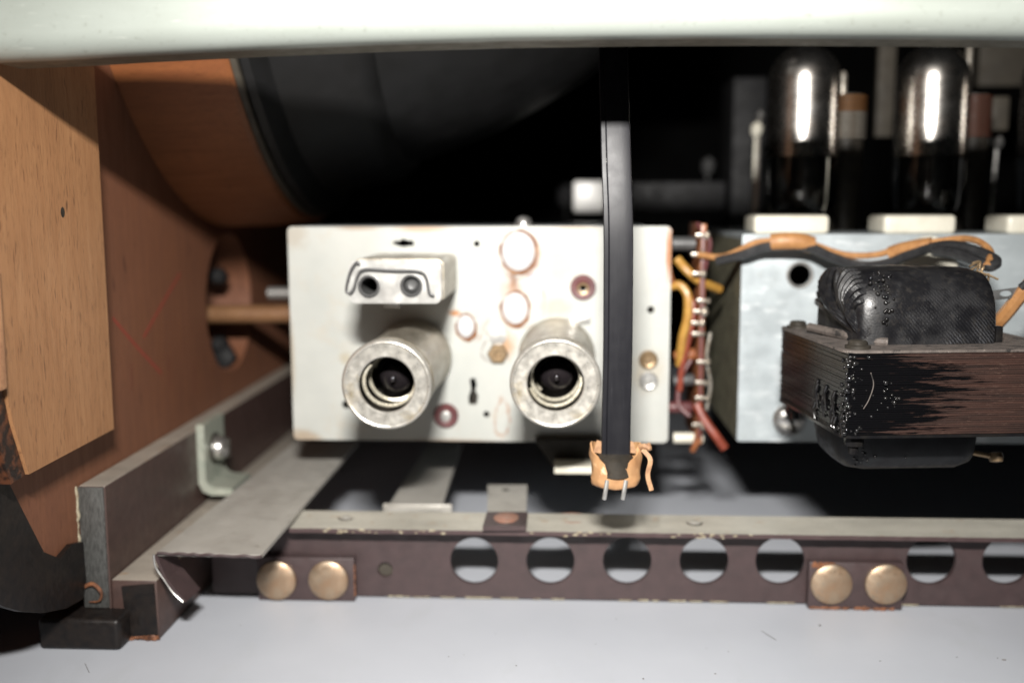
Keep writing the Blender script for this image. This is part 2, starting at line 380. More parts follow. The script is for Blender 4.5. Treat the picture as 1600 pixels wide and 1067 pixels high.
# ================================================================== SETTING
bm = NB(); box(bm, -70, 70, -25, 75, TABLE - 2, TABLE)
part('tabletop', bm, M['table'], kind='structure', smooth=False, origin=(0, 25, TABLE))
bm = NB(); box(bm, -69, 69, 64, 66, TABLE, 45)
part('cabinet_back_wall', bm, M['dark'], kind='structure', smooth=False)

bm = NB()
for k in range(30):
    p_ = PZ(random.uniform(20, 1590), random.uniform(955, 1066) if k < 20 else random.uniform(745, 785), TABLE)
    sphere(bm, (p_.x, p_.y, TABLE + .006), random.choice((.01, .012, .018, .03)), 1, (random.uniform(.8, 2), 1, .5), .3)
for px, py, dx in ((133, 1036, 4), (1190, 985, 14)):
    p0, p1, p2 = PZ(px, py, TABLE + .012), PZ(px + dx, py + 9, TABLE + .02), PZ(px + dx * 1.6, py + 14, TABLE + .012)
    tube(bm, [p0, p1, p2], .006, 4, 4)
part('dust_specks', bm, pm('grey_dust', (.16, .15, .14), (.08, .07, .06), sc=9, rough=.9, bump=0), kind='stuff')

# ================================================================== SIDE BOARD
HX, HY, HZ, HR = -11.05, 33.4, -3.2, 2.3
sb = thing('side_board', 'reddish brown stained wooden side board with round hole and faint red crayon marks', 'board', (-11.5, 30, TABLE))
out = [(y * 1.023, z * 1.023) for y, z in [(19.0, 9), (19.0, -7.1), (19.6, -7.55), (21.0, -8.2), (22.2, -8.6), (22.9, -8.75), (23.2, -9.0), (46, -9.0), (46, 9)]]
bm = NB(); plate(bm, out, [circ(HY, HZ, HR, n=56)], YZ(HX), 1.7)
part('board_panel', bm, M['board'], sb, smooth=False)
def yz(px, py, X=HX):
    v = PX(px, py, X); return (v.y, v.z)
lac = [yz(*p) for p in [(-60, 640), (0, 745), (28, 800), (60, 862), (85, 872), (104, 850), (122, 846)]]
bot = [yz(*p) for p in [(127, 905), (122, 935), (95, 950), (60, 957), (25, 955), (0, 948), (-60, 925)]]
bm = NB(); plate(bm, lac + bot, [], YZ(HX + .12), .14)
part('lacquered_corner', bm, M['black_lacquer'], sb, label='black lacquered rounded lower corner')
# crayon strokes (flat marks on the board)
for k, pts in enumerate([[(176, 497), (215, 543), (252, 583)], [(281, 428), (262, 460), (224, 527)]]):
    bm = NB(); ps = [Vector((HX + .004, *yz(*p))) for p in pts]
    tube(bm, ps, .03, prof=[(-.045, 0), (.045, 0), (.045, .006), (-.045, .006)], up=(0, 1, .3), n=4)
    part('crayon_mark', bm, M['crayon'], sb)
# dark dents on the board
for (px, py, h) in [(206, 590, .8), (264, 580, 1.1), (304, 590, 1.1)]:
    y, z = yz(px, py); bm = NB(); sphere(bm, (HX, y, z), .5, 2, (.01, .16, h))
    part('dent', bm, pm('dark_dent', (.115, .035, .018), (.14, .05, .024), sc=4, rough=.7), sb)

# beech block
blk = thing('corner_block', 'thick pale beech wood corner block standing at the left edge', 'wood block', (-11.2, 21, -6))
XB = -10.42
def bz(px, py): 
    v = PX(px, py, XB); return (v.y, v.z)
face = [bz(45, 741), bz(178, 670), bz(160, 425), bz(146, 120), (24.4, 8.5), (17.8, 8.5), bz(-60, 300), bz(-22, 520), bz(8, 600), bz(20, 660)]
face = [face[0], face[1], (face[1][0] + .0, face[2][1]), (face[1][0], 8.5)] + face[5:]
bm = NB(); plate(bm, face, [], YZ(XB), .58)
bmesh.ops.bevel(bm, geom=[e for e in bm.edges if e.calc_face_angle(0) > .5 and abs(e.verts[0].co.x - XB) < 1e-4 and abs(e.verts[1].co.x - XB) < 1e-4], offset=.035, segments=2, affect='EDGES')
part('block_body', bm, M['beech'], blk)
ed = [bz(45, 741), bz(20, 660), bz(8, 600), bz(-22, 520)]
bm = NB(); outl = [(y - .02, z) for y, z in ed] + [(y - .55, z - .05) for y, z in reversed(ed)]
plate(bm, outl, [], YZ(XB - .06), .9); part('rough_edge', bm, M['bark'], blk, label='dark charred rough edge')
v = P(-20, 430, 18.0); a = P(14, 608, 18.2)
bm = NB(); box(bm, v.x - 1, a.x, 17.6, 18.2, a.z, v.z + .2, .06); part('end_lug', bm, M['endgrain'], blk)
y, z = bz(98, 332); bm = NB(); sphere(bm, (XB, y, z), .1, 2, (.06, .9, 1.15)); part('knot', bm, M['inside'], blk)

# wooden ring spacer round the loudspeaker, fixed to the side board
bf = thing('wooden_ring', 'large curved wooden ring behind the top panel, its upper part lit orange', 'wooden ring', (-9.6, 33.8, 0))
bm = NB(); RGC = (HX + .02, 33.8, 10.7)
lathe(bm, [(11.4, 0), (11.35, 1.5), (11.2, 2.75), (11.1, 2.85), (9.4, 2.85), (9.4, 0), (11.4, 0)], RGC, (1, 0, 0), 160)
part('ring_body', bm, M['baffle'], bf)
bm = NB(); lathe(bm, [(11.06, 2.86), (11.02, 3.0), (10.5, 3.02), (10.4, 2.86)], RGC, (1, 0, 0), 120); part('gasket', bm, M['beige'], bf)

# speaker drum: big dark conical drum seen from the side
sp = thing('loudspeaker', 'large black round loudspeaker drum in the dark behind the chassis', 'loudspeaker', (0, 42, 4))
cc = P(760, -40, 40)
bm = NB(); u = (1, 0, 0)
lathe(bm, [(0, .0), (9.6, .0), (10.9, .04), (10.95, .1), (10.9, .3), (10.3, .6), (9.9, 2.6), (9.6, 3.0), (9.3, 3.1)], (HX + 3.0, 33.8, 10.7), u, 96)
part('rim', bm, M['drum'], sp)
bm = NB(); lathe(bm, [(9.35, 3.1), (9.2, 3.5), (8.3, 6), (6.8, 8.6), (5.6, 10.2), (5.2, 10.4), (0, 10.4)], (HX + 3.0, 33.8, 10.7), u, 96)
part('basket', bm, M['drum'], sp)
bm = NB(); lathe(bm, [(4.4, 10.3), (4.4, 12.6), (4.2, 12.9), (0, 12.9)], (HX + 3.0, 33.8, 10.7), u, 64)
part('magnet', bm, M['drum'], sp)

# ================================================================== TOP PANEL
tp = thing('top_panel', 'blown out cream enamelled metal bar with rounded lower edge across the top', 'metal panel', (0, 18.6, 3))
st = [(-4, 99, 113), (100, 95, 111), (200, 89, 105), (300, 84, 100), (400, 79, 95), (600, 71, 88), (800, 65, 82), (1000, 62, 79), (1200, 61, 78), (1400, 62, 77), (1600, 64, 77), (1900, 66, 79)]
bm = NB(); rings = []
for px, yf, yb in st:
    f = P(px, yf, 18.45); zb = f.z; x = f.x
    rr = .42; prof = [(18.05, 4.3), (18.0, 4.2), (18.0, zb + rr)]
    for k in range(1, 7): a = R(90 * k / 6); prof.append((18.0 + rr - rr * math.cos(a), zb + rr - rr * math.sin(a)))
    Yb = 19.3
    prof += [(Yb - .05, zb), (Yb, zb + .05), (Yb, 4.25), (Yb - .05, 4.3)]
    rings.append([bm.verts.new((x, a, b)) for a, b in prof])
n = len(rings[0])
for A, B in zip(rings, rings[1:]):
    for k in range(n):
        f = bm.faces.new((A[k], A[(k + 1) % n], B[(k + 1) % n], B[k]))
        if k in (8, 9): f.material_index = 1  # underside faces get the darker colour that paints their shade
bm.faces.new(rings[0]); bm.faces.new(rings[-1])
part('panel_sheet', bm, [M['panel'], M['under_shade']], tp, ang=22)

# ================================================================== IRON + LEDGE + FOOT
ir = thing('side_iron', 'brown painted steel bar running back along the left side board, filed grey end', 'steel bar', (-10.4, 30, TABLE))
bm = NB(); box(bm, -11.03, -10.40, 22.2, 45, -9.3, -6.32, .03); part('bar', bm, M['iron'], ir, smooth=False)
bm = NB(); box(bm, -11.02, -10.43, 22.15, 22.21, -9.2, -6.34, .02); part('cut_end', bm, M['iron_end'], ir)
bm = NB(); ps = [Vector((-11.05 + random.uniform(-.03, .04), 22.14, -6.32 - .112 * k + random.uniform(-.02, .02))) for k in range(24)]
tube(bm, ps, [.045, .03, .05, .02, .04, .05, .025, .045, .03, .015], 6, 2); part('chipped_edge', bm, M['chip_edge'], ir)
bm = NB(); box(bm, -10.39, -9.3, 22.2, 45, TABLE + .02, -8.53, .06); part('ledge', bm, M['iron'], ir)
bm = NB()
for k in range(34):
    x = -10.2 + .88 * random.random(); sphere(bm, (x, 22.17, TABLE + .05 + .08 * random.random() * random.random()), .05 + .05 * random.random(), 1, (1, .6, .6), .3)
part('chipped_edge', bm, M['chip_orange'], ir)
bm = NB(); plate(bm, loopq([(190, 916), (240, 912), (246, 990), (200, 994)], 22.16), [], XZ(22.14), .1)
part('ledge_end', bm, M['black_lacquer'], ir, label='dark lacquered front end of the ledge')
bm = NB(); tube(bm, [P(128, 918, 22.1), P(145, 912, 22.05), P(158, 925, 22.0), P(155, 938, 22.05), P(140, 940, 22.1)], [.05, .045, .03, .02], 8)
part('curled_chip', bm, M['chip_orange'], ir)
ft = NB(); box(ft, -11.85, -9.95, 21.55, 23.6, TABLE + .01, -9.22, .13, 4)
part('foot', ft, M['black_lacquer'], None, 'glossy black foot under the near end of the side bar', 'foot')

# bracket and screw
br = thing('angle_bracket', 'small pale zinc angle bracket on the side bar behind the grey strip', 'bracket', (-9.9, 28.5, -8))
prof = [(-10.38, -6.15), (-10.16, -6.15), (-10.16, -7.75), (-10.08, -7.9), (-9.92, -7.98), (-9.4, -8.0), (-9.4, -8.2), (-10.03, -8.2), (-10.26, -8.1), (-10.38, -7.85)]
bm = NB(); plate(bm, prof, [], XZ(28.0), 1.7); part('bent_plate', bm, M['zinc'], br)
sc_ = thing('round_head_screw', 'shiny round head screw fixed through the zinc bracket', 'screw', (-9.8, 28.9, -6.9))
bm = NB(); lathe(bm, [(.44, 0), (.44, .06), (0, .06)], (-10.155, 28.8, -7.0), (1, 0, 0), 28); part('washer', bm, M['inside'], sc_)
bm = NB(); lathe(bm, [(.36, .05), (.36, .14), (.34, .24), (.27, .36), (.15, .43), (0, .45)], (-10.155, 28.8, -7.0), (1, 0, 0), 28); part('screw_head', bm, M['screw'], sc_)
bm = NB(); box(bm, -9.76, -9.68, 28.77, 28.85, -7.28, -6.72, .01); part('slot', bm, M['inside'], sc_)

# ================================================================== GREY STRIP
gs = thing('bridge_strip', 'wide flat grey steel strip running back from the rail end, pencilled 8 on top', 'metal strip', (-7.5, 28, -7.9))
def quadslab(bm, c4, t):
    c4 = [Vector(c) for c in c4]; A = [bm.verts.new(c) for c in c4]; B = [bm.verts.new(c - Vector((0, 0, t))) for c in c4]
    bm.faces.new(A); bm.faces.new(B[::-1])
    for k in range(4): bm.faces.new((A[k], B[k], B[(k + 1) % 4], A[(k + 1) % 4]))
    return bm
a, b, c, d = P(246, 862, 22.0), P(409, 866, 22.0), P(560, 690, 32.3), P(462, 690, 32.3)
bm = NB(); quadslab(bm, [a, b, c, d], .09); part('strip', bm, M['steel'], gs, smooth=False)
bm = NB()
e, f2, g = P(240, 868, 22.0), P(256, 905, 22.0), P(286, 941, 22.0)
dd = Vector((0.05, .8, 0))
for p0, p1 in ((e, f2), (f2, g)):
    vs = [p0, p1, p1 + dd, p0 + dd]; o2 = Vector((.07, 0, .02))
    A = [bm.verts.new(v) for v in vs]; B = [bm.verts.new(v + o2) for v in vs]
    bm.faces.new(A); bm.faces.new(B[::-1])
    for k in range(4): bm.faces.new((A[k], B[k], B[(k + 1) % 4], A[(k + 1) % 4]))
part('bent_lip', bm, M['rail_face'], gs)  # dark paint here stands in for the shade under the strip
bm = NB(); tube(bm, [P(240, 866, 21.98), P(243, 885, 21.98), P(256, 905, 21.98), P(270, 925, 21.98), P(286, 940, 21.98)], [.024, .02, .015, .02, .026], 6, 4); part('bright_edge', bm, M['bright_tin'], gs)
bm = NB(); tube(bm, [P(246 + 8.15 * k, 864 + .28 * k + random.uniform(-1, 1), 21.97) for k in range(21)], .04, 5, 2); part('burred_edge', bm, M['rail_face'], gs)
# pencil 8 and tick: flat marks lying on the strip
nrm = (b - a).cross(d - a).normalized()
def onstrip(px, py):
    r = RC @ Vector((px - 800, -(py - 533.5), -F)); return r * (a.dot(nrm) / r.dot(nrm)) + nrm * .004
def flatline(pts, wd=.03, closed=False):
    bm = NB(); ps = smooth_path([onstrip(*p) for p in pts], 5); L = []
    for i, p in enumerate(ps):
        t = (ps[min(i + 1, len(ps) - 1)] - ps[max(i - 1, 0)]).normalized(); s = t.cross(nrm) * wd
        L.append((bm.verts.new(p - s), bm.verts.new(p + s)))
    for A, B in zip(L, L[1:]): bm.faces.new((A[0], A[1], B[1], B[0]))
    return bm
part('pencil_mark', flatline([(398, 800), (388, 793), (368, 791), (352, 796), (354, 803), (372, 804), (392, 797), (412, 791), (435, 792), (443, 798), (436, 804), (415, 806), (398, 800)]), M['pencil'], gs, recalc=False)
part('pencil_mark', flatline([(388, 762), (397, 778)]), M['pencil'], gs, recalc=False)

s2 = thing('rear_strip', 'dim grey steel strip lying further back between the rail and tuner', 'metal strip', (-3.5, 30, -8))
bm = NB(); c4 = [PZ(605, 793, -8.15), PZ(690, 793, -8.15), PZ(722, 690, -8.15), PZ(672, 690, -8.15)]
quadslab(bm, c4, .1); part('strip', bm, M['steel'], s2, smooth=False)
bm = NB(); box(bm, -4.9, -3.0, 27.0, 27.15, -8.4, -8.1, .03); part('end_fold', bm, M['steel'], s2)

# ================================================================== PERFORATED RAIL
RY, FY = 24.4, 25.0
rl = thing('perforated_rail', 'maroon painted perforated steel rail with grey top flange lying on the table', 'rail', (2, 25.6, TABLE))
zt = P(900, 831, RY).z
z0, z1 = TABLE + .05, zt - .12
nx = 0
fl = [(q(452, 830, RY)[0], RY)]
xl = q(452, 830, RY)[0]
edge = [(xl + (13.6 - xl) * k / 90, RY + random.uniform(-.012, .012)) for k in range(91)]
FD = 1.15; bm = NB(); plate(bm, edge + [(13.6, RY + FD), (xl, RY + FD)], [], lambda x, y, d: Vector((x, y, zt - d + .11 * (y - RY) / FD)), .11)
part('top_flange', bm, M['rail'], rl, smooth=False)
xc8 = [741, 860, 980, 1100, 1219, 1455, 1574, 1693]
holes = []
for px in xc8:
    x, z = q(px, 876, FY); holes.append(circ(x, z, .61, n=44))
sh = q(602, 890, FY); holes.append(circ(sh[0], sh[1], .2, n=24))
bm = NB(); plate(bm, [(-9.0, z1), (-9.0, z0), (13.6, z0), (13.6, z1)], holes, XZ(FY), .14)
part('perforated_face', bm, M['rail_face'], rl, smooth=False)
bm = NB(); box(bm, sh[0] - .3, sh[0] + .3, FY + .142, FY + .2, sh[1] - .3, sh[1] + .3); part('backing', bm, M['beige'], rl)
bm = NB()
for seg in ((-5.2, 6), (8.5, 13.5)):
    x = seg[0]
    while x < seg[1]:
        L = random.uniform(.1, .7)
        if random.random() < .6: box(bm, x, x + L, FY - .02, FY + .1, z0 - .012, z0 + random.uniform(.005, .03), .006, 1)
        x += L + random.uniform(.02, .3)
part('chipped_lower_edge', bm, M['chip_edge'], rl, kind='stuff')
bm = NB()
for px, n2 in ((560, 12), (660, 8), (900, 10), (1085, 10), (1140, 4)):
    for k in range(n2):
        v = P(px + random.gauss(0, 30), 833, RY - .01); sphere(bm, (v.x, RY - .005, zt - random.uniform(.0, .11)), .02 + .03 * random.random(), 1, (1.6, .3, .6), .3)
part('paint_chips', bm, M['chip_edge'], rl, kind='stuff')
bm = NB(); v = PZ(893, 812, zt)
plate(bm, circ(v.x, v.y, .5, .42, 28, wob=.03), [], XY(zt + .06), .03); part('rust_patch', bm, M['wax'], rl, label='oval rusty red patch on the flange')
for px, py in ((541, 812), (1085, 820)):
    v = PZ(px, py, zt) + Vector((0, 0, .05)); bm = NB(); lathe(bm, [(.13, 0), (.13, .015), (.1, .035), (0, .04)], v, (0, 0, 1), 20); part('pin', bm, M['steel'], rl)
    bm = NB(); plate(bm, circ(v.x, v.y, .21, .21, 24), [circ(v.x, v.y, .165, .165, 24)], XY(zt + .068), .02); part('pin_recess', bm, M['inside'], rl)
# clip tab
tb = thing('clip_tab', 'small pale steel tab lapped over the rail flange with a maroon pad', 'clip', (-1.5, 27, -8))
zq = zt + .15
a1, b1, c1, d1 = PZ(757, 824, zq), PZ(820, 824, zq), PZ(824, 757, zq), PZ(762, 757, zq)
bm = NB(); quadslab(bm, [a1 + Vector((0, .95, 0)), b1 + Vector((0, .95, 0)), c1, d1], .09); part('tab', bm, M['steel'], tb)
bm = NB(); quadslab(bm, [a1 + Vector((-.05, .05, .02)), b1 + Vector((.03, .05, .02)), b1 + Vector((.03, 1.25, .02)), a1 + Vector((-.03, 1.25, .02))], .12); part('pad', bm, M['rail_face'], tb)
v = (a1 + b1) / 2 + Vector((0, .72, .02)); bm = NB(); lathe(bm, [(.42, 0), (.42, .02), (.3, .05), (0, .06)], v, (0, 0, 1), 28, 1, .75); part('rivet', bm, M['wax'], tb)
v = PZ(790, 765, zq); bm = NB(); plate(bm, circ(v.x, v.y, .1, .1, 16), [], XY(zq + .004), .005); part('pinhole', bm, M['inside'], tb)
# rivet plates and rivets
for k, (xa, xb, ya, yb, rv, lb, lr) in enumerate([
    (404, 553, 872, 937, (433, 514), 'maroon rivet plate at the left end of the rail by the grey strip', ('leftmost domed rivet, half tucked under the corner of the wide grey strip', 'second domed rivet from the left, at the right edge of its maroon plate')),
    (1262, 1413, 880, 950, (1298, 1383), 'orange edged maroon rivet plate below the transformer between round holes', ('domed rivet on the orange edged plate, nearest the fifth round hole', 'rightmost domed rivet, reddish, at the right edge of the orange edged plate'))]):
    p0, p1 = P(xa, yb, FY - .3), P(xb, ya, FY - .3)
    rp = thing('rivet_plate', lb, 'rivet plate', ((p0.x + p1.x) / 2, FY - .2, TABLE), 'maroon rivet plates on the rail')
    bm = NB(); box(bm, p0.x, p1.x, FY - .3, FY - .02, max(p0.z, TABLE + .01), p1.z, .03); part('plate', bm, M['rail_face'], rp)
    bm = NB()
    if k == 1:
        for j in range(26):
            s = random.random(); sphere(bm, (p0.x + .05 + s * (p1.x - p0.x - .1), FY - .3, max(p0.z, TABLE + .03) + .02), .05 * random.random() + .02, 1, (1.8, .4, .8), .3)
        for j in range(14): sphere(bm, (p0.x + .1 + .5 * random.random(), FY - .3, p1.z - .03 - .1 * random.random()), .06, 1, (1.3, .3, .8), .3)
    else:
        for j in range(14): sphere(bm, (p1.x, FY - .28, p0.z + .1 + (p1.z - p0.z - .1) * random.random()), .045, 1, (.6, .6, 1.3), .3)
    part('chipped_paint', bm, M['chip_orange'], rp)
    for j, px in enumerate(rv):
        c0 = P(px, (905, 911)[k], FY - .3)
        rt = NB(); lathe(rt, [(.50, 0), (.515, -.05), (.50, -.1), (.42, -.145), (.25, -.17), (0, -.18)], c0, (0, 1, 0), 40)
        part('rivet', rt, M['brass'], None, lr[j], 'rivet', 'domed rivets along the rail')

# ================================================================== TUNER CHASSIS
TY = 28.0
L0, T0 = q(449, 356, TY)[0], q(700, 354, TY)[1]; R0, B0 = q(1047, 500, TY)[0], q(750, 689, TY)[1]
tn = thing('tuner_chassis', 'flat pale cream tuner plate with rust rings, slots and small holes', 'radio chassis', ((L0 + R0) / 2, TY, B0))
cx0, cz0 = (L0 + R0) / 2, (T0 + B0) / 2
def tuner_mat():
    t = NT('pale_tuner_plate')
    col = t.mix(t.ramp(t.noise(.6), .3, .7), (.375, .38, .355), (.32, .33, .31))
    col = t.mix(t.ramp(t.noise(1.4, seed=4, rough=.7), .55, .75, 0, .4), col, (.35, .30, .23))
    def at(px, py, r, ring, c, fl=(1, 1, 1), st=.9, warp=.2, soft=.5):
        nonlocal col
        x, z = q(px, py, TY)
        m = t.blob((x - cx0, 0, z - cz0), r, soft, fl, warp, ring, seed=px * .01)
        col = t.mix(t.math('MULTIPLY', m, st), col, c)
    rust = (.17, .062, .018); dk = (.075, .025, .009)
    at(811, 395, .535, .07, dk, (1.10, 1, .93), .85, .08); at(811, 398, .58, .10, rust, (1.10, 1, .93), .7, .15)
    at(803, 441, .15, None, dk, (1.2, 1, .45), .9, .4, .8); at(800, 452, .2, None, (0.288, 0.144, 0.065), (.6, 1, .6), .6, .6, .9)
    at(805, 484, .44, .06, rust, (1.15, 1, .93), .55, .12); at(822, 470, .5, .05, rust, (1, 1, .7), .5, .2)
    at(728, 510, .31, .055, dk, (1.15, 1, .95), .6, .12); at(736, 512, .36, .06, rust, (1.15, 1, .9), .5, .2); at(711, 489, .16, None, (0.302, 0.122, 0.029), (.9, 1, 1.6), .95, .5)
    at(790, 540, .30, None, (0.302, 0.158, 0.058), (1, 1, .7), .8, .5, .8); at(775, 512, .3, .05, rust, (1, 1, 1), .4, .2); at(768, 548, .32, .05, dk, (1.2, 1, 1), .5, .3)
    at(785, 655, .30, .07, (0.259, 0.130, 0.065), (1.6, 1, .6), .7, .6); at(660, 357, .12, None, (0.302, 0.187, 0.101), (.15, 1, 1), .7); at(560, 357, .07, None, (0.259, 0.173, 0.101), (.1, 1, 1), .6); at(900, 357, .07, None, (0.259, 0.173, 0.101), (.1, 1, 1), .6)
    at(738, 622, .11, None, (0.230, 0.079, 0.018), (1.2, 1, .6), 1); at(838, 440, .25, None, (0.245, 0.274, 0.446), (1, 1, 1), .6)
    at(880, 400, .8, None, (0.331, 0.266, 0.194), (1, 1, 1), .5, .5); at(870, 480, .5, None, (0.302, 0.238, 0.144), (1, 1, 1.5), .5, .5); at(1046, 395, .2, None, (.26, .10, .03), (1.8, 1, .25), .95)
    at(460, 370, .4, None, (0.274, 0.230, 0.173), (1, 1, 1), .5, .7); at(455, 560, .25, None, (0.259, 0.209, 0.144), (2, 1, .2), .6); at(470, 688, .4, None, (0.259, 0.180, 0.108), (.6, 1, 1.2), .7, .6); at(700, 692, .14, None, (0.216, 0.144, 0.086), (.08, 1, 1), .7)
    at(540, 560, .2, None, (0.288, 0.238, 0.144), (1, 1, 1), .5); at(1013, 580, .5, None, (0.302, 0.259, 0.187), (1, 1, .8), .5); at(650, 540, .5, None, (0.274, 0.252, 0.216), (1, 1, 1), .4, .6)
    col = t.mix(t.ramp(t.noise(16, rough=.7, seed=21), .70, .74, 0, .7), col, (.20, .15, .10))
    col = t.mix(t.ramp(t.noise(9, (1, 1, .12), seed=23), .68, .74, 0, .35), col, (0.216, 0.194, 0.158))
    t.bump(t.noise(3), .3, .02)
    return t.done(col, .42, .05)
M['tuner'] = tuner_mat()
hol = [loopq([(612, 380), (618, 376), (624, 377), (628, 373), (640, 376), (646, 376), (647, 384), (636, 385), (630, 386), (622, 384)], TY),
       circ(*q(745, 381, TY), .085, n=14), circ(*q(1017, 484, TY), .10, n=16), loopq([(734, 592), (742, 590), (745, 600), (743, 610), (747, 618), (745, 632), (733, 632), (732, 620), (736, 608)], TY),
       circ(*q(760, 647, TY), .09, n=14), circ(*q(541, 632, TY), .12, n=14), circ(*q(911, 449, TY), .1, n=14), circ(*q(577, 663, TY), .05, n=10)]
bm = NB(); plate(bm, rrect(L0, R0, B0, T0, .13), hol, XZ(TY), .1)
bmesh.ops.bevel(bm, geom=[e for e in bm.edges if e.is_manifold and e.calc_face_angle(0) > 1 and all(abs(v.co.y - TY) < 1e-5 for v in e.verts) and all(min(abs(v.co.x - L0), abs(v.co.x - R0), abs(v.co.z - T0), abs(v.co.z - B0)) < .14 for v in e.verts)], offset=.04, segments=2, affect='EDGES')
part('front_plate', bm, M['tuner'], tn, origin=(cx0, TY, cz0), ang=40)
bm = NB(); box(bm, L0 + .05, R0 - .6, TY + .102, 36, T0 - .12, T0 - .02); part('top_plate', bm, M['chassis'], tn, smooth=False)
bm = NB(); box(bm, L0 + .02, L0 + .12, TY + .102, 36, B0 + .05, T0 - .13); part('side_wall', bm, M['chassis'], tn, smooth=False)
bm = NB(); box(bm, L0 + .13, R0 - .6, TY + .102, 36, B0 + .02, B0 + .1); part('bottom_plate', bm, M['chassis'], tn, smooth=False)
bm = NB(); box(bm, R0 - .5, R0 - .4, TY + .102, 36, B0 + .15, T0 - .15); part('inner_wall', bm, M['inside'], tn, smooth=False)
bm = NB(); box(bm, L0 + .13, R0 - .6, TY + 1.2, TY + 1.3, B0 + .12, T0 - .14); part('inner_screen', bm, M['inside'], tn, smooth=False)
# bright sealing discs
for px, py, rx, ry in ((810, 393, .46, .54), (805, 482, .36, .44), (728, 510, .25, .32)):
    x, z = q(px, py, TY); bm = NB(); lathe(bm, [(1, 0), (.97, .05), (.8, .10), (.4, .12), (0, .12)], (x, TY, z), (0, -1, 0), 32, rx, ry)
    part('sealing_disc', bm, M['disc'], tn)
    n_ = 48; ph_ = px * .1
    o_ = [(x + .02 + (rx + .055 + .03 * math.sin(3 * a_ + ph_) + .02 * math.sin(7 * a_)) * math.cos(a_), z - .03 + (ry + .06 + .03 * math.sin(2 * a_ + ph_) + .015 * math.sin(9 * a_ + 1)) * math.sin(a_)) for a_ in [2 * math.pi * k / n_ for k in range(n_)]]
    i_ = [(x + (rx - .03) * math.cos(2 * math.pi * k / n_), z + (ry - .03) * math.sin(2 * math.pi * k / n_)) for k in range(n_)]
    bm = NB(); plate(bm, o_, [i_], XZ(TY - .012), .011); part('rust_rim', bm, M['rust'], tn)
# grommets, eyelets, nut
for px, py, r, cen in ((911, 449, .35, 0), (697, 649, .35, 1)):
    x, z = q(px, py, TY); bm = NB(); lathe(bm, [(.12, .1), (.12, -.06), (.17, -.09), (r * .9, -.09), (r, -.05), (r, 0)], (x, TY - .001, z), (0, 1, 0), 28)
    part('fibre_grommet', bm, M['bakelite'], tn)
    bm = NB()
    if cen: lathe(bm, [(.16, -.08), (.14, -.13), (0, -.16)], (x, TY, z), (0, 1, 0), 20); part('eyelet', bm, M['bright_tin'], tn)
    else: lathe(bm, [(.17, -.1), (.15, -.12), (.1, -.11), (.09, .1)], (x, TY, z - .03), (0, 1, 0), 20); part('eyelet', bm, M['oldbrass'], tn)
for px, py, mt in ((1013, 562, 'oldbrass'), (1013, 595, 'bright_tin')):
    x, z = q(px, py, TY); bm = NB(); lathe(bm, [(.26, 0), (.26, -.04), (.2, -.08), (.12, -.06), (.1, -.09), (0, -.09)], (x, TY, z), (0, 1, 0), 28)
    part('eyelet', bm, M[mt], tn)
x, z = q(778, 552, TY); bm = NB(); lathe(bm, [(.29, 0), (.29, -.12), (.24, -.17), (.12, -.17), (.1, -.05), (0, -.05)], (x, TY, z), (0, 1, 0), 6); part('hex_nut', bm, M['oldbrass'], tn)
x, z = q(778, 525, TY); bm = NB(); lathe(bm, [(.24, 0), (.24, -.04), (.1, -.05), (0, -.05)], (x, TY, z), (0, 1, 0), 20); part('washer', bm, M['bright_tin'], tn)
x, z = q(908, 498, TY); bm = NB(); box(bm, x - .3, x + .25, TY - .05, TY, z - .15, z + .1, .02); part('lug', bm, M['bright_tin'], tn)
x, z = q(818, 349, TY + .8); bm = NB(); lathe(bm, [(.5, 0), (.5, .05), (.24, .07), (.22, .18), (.14, .27), (0, .3)], (x, TY + .8, T0 - .02), (0, 0, 1), 28); part('top_screw', bm, M['screw'], tn)
# bracket under the plate
ub = thing('lower_bracket', 'dark bracket with a bright lip hanging under the tuner behind the tan collar', 'bracket', (0, 27, -7))
bm = NB(); plate(bm, loopq([(836, 688), (940, 688), (935, 722), (868, 735)], 27.6), [], XZ(27.6), .8); part('bracket_body', bm, M['inside'], ub)
bm = NB(); v0, v1 = P(866, 737, 26.9), P(930, 727, 26.9); box(bm, v0.x, v1.x, 26.7, 27.59, v0.z, v1.z, .03); part('lip', bm, M['white_cer'], ub)

# ---- filter box with cores and bail wire
BY = 24.4
fbx = thing('coil_can', 'small rectangular tin coil can with two round cores and a wire bail', 'coil can', (P(618, 440, BY).x, 26, P(618, 440, BY).z))
p0, p1 = P(546, 474, BY), P(689, 407, BY)
bm = NB(); plate(bm, rrect(p0.x, p1.x, p0.z, p1.z, .16), [circ(*q(577, 447, BY), .255, n=28), circ(*q(643, 446, BY), .255, n=28)], XZ(BY), .06)
part('front_cap', bm, M['bright_tin'], fbx)
bm = NB(); plate(bm, rrect(p0.x - .01, p1.x + .01, p0.z - .01, p1.z + .01, .17), [circ(*q(577, 447, BY), .258, n=24), circ(*q(643, 446, BY), .258, n=24)], XZ(BY + .5), TY - BY - .51); part('can_body', bm, M['tin'], fbx)
bm = NB(); plate(bm, rrect(p0.x + .02, p1.x - .02, p0.z + .02, p1.z - .02, .15), [rrect(p0.x + .08, p1.x - .08, p0.z + .08, p1.z - .08, .1)], XZ(BY + .06), .44); part('cap_skirt', bm, M['bright_tin'], fbx)
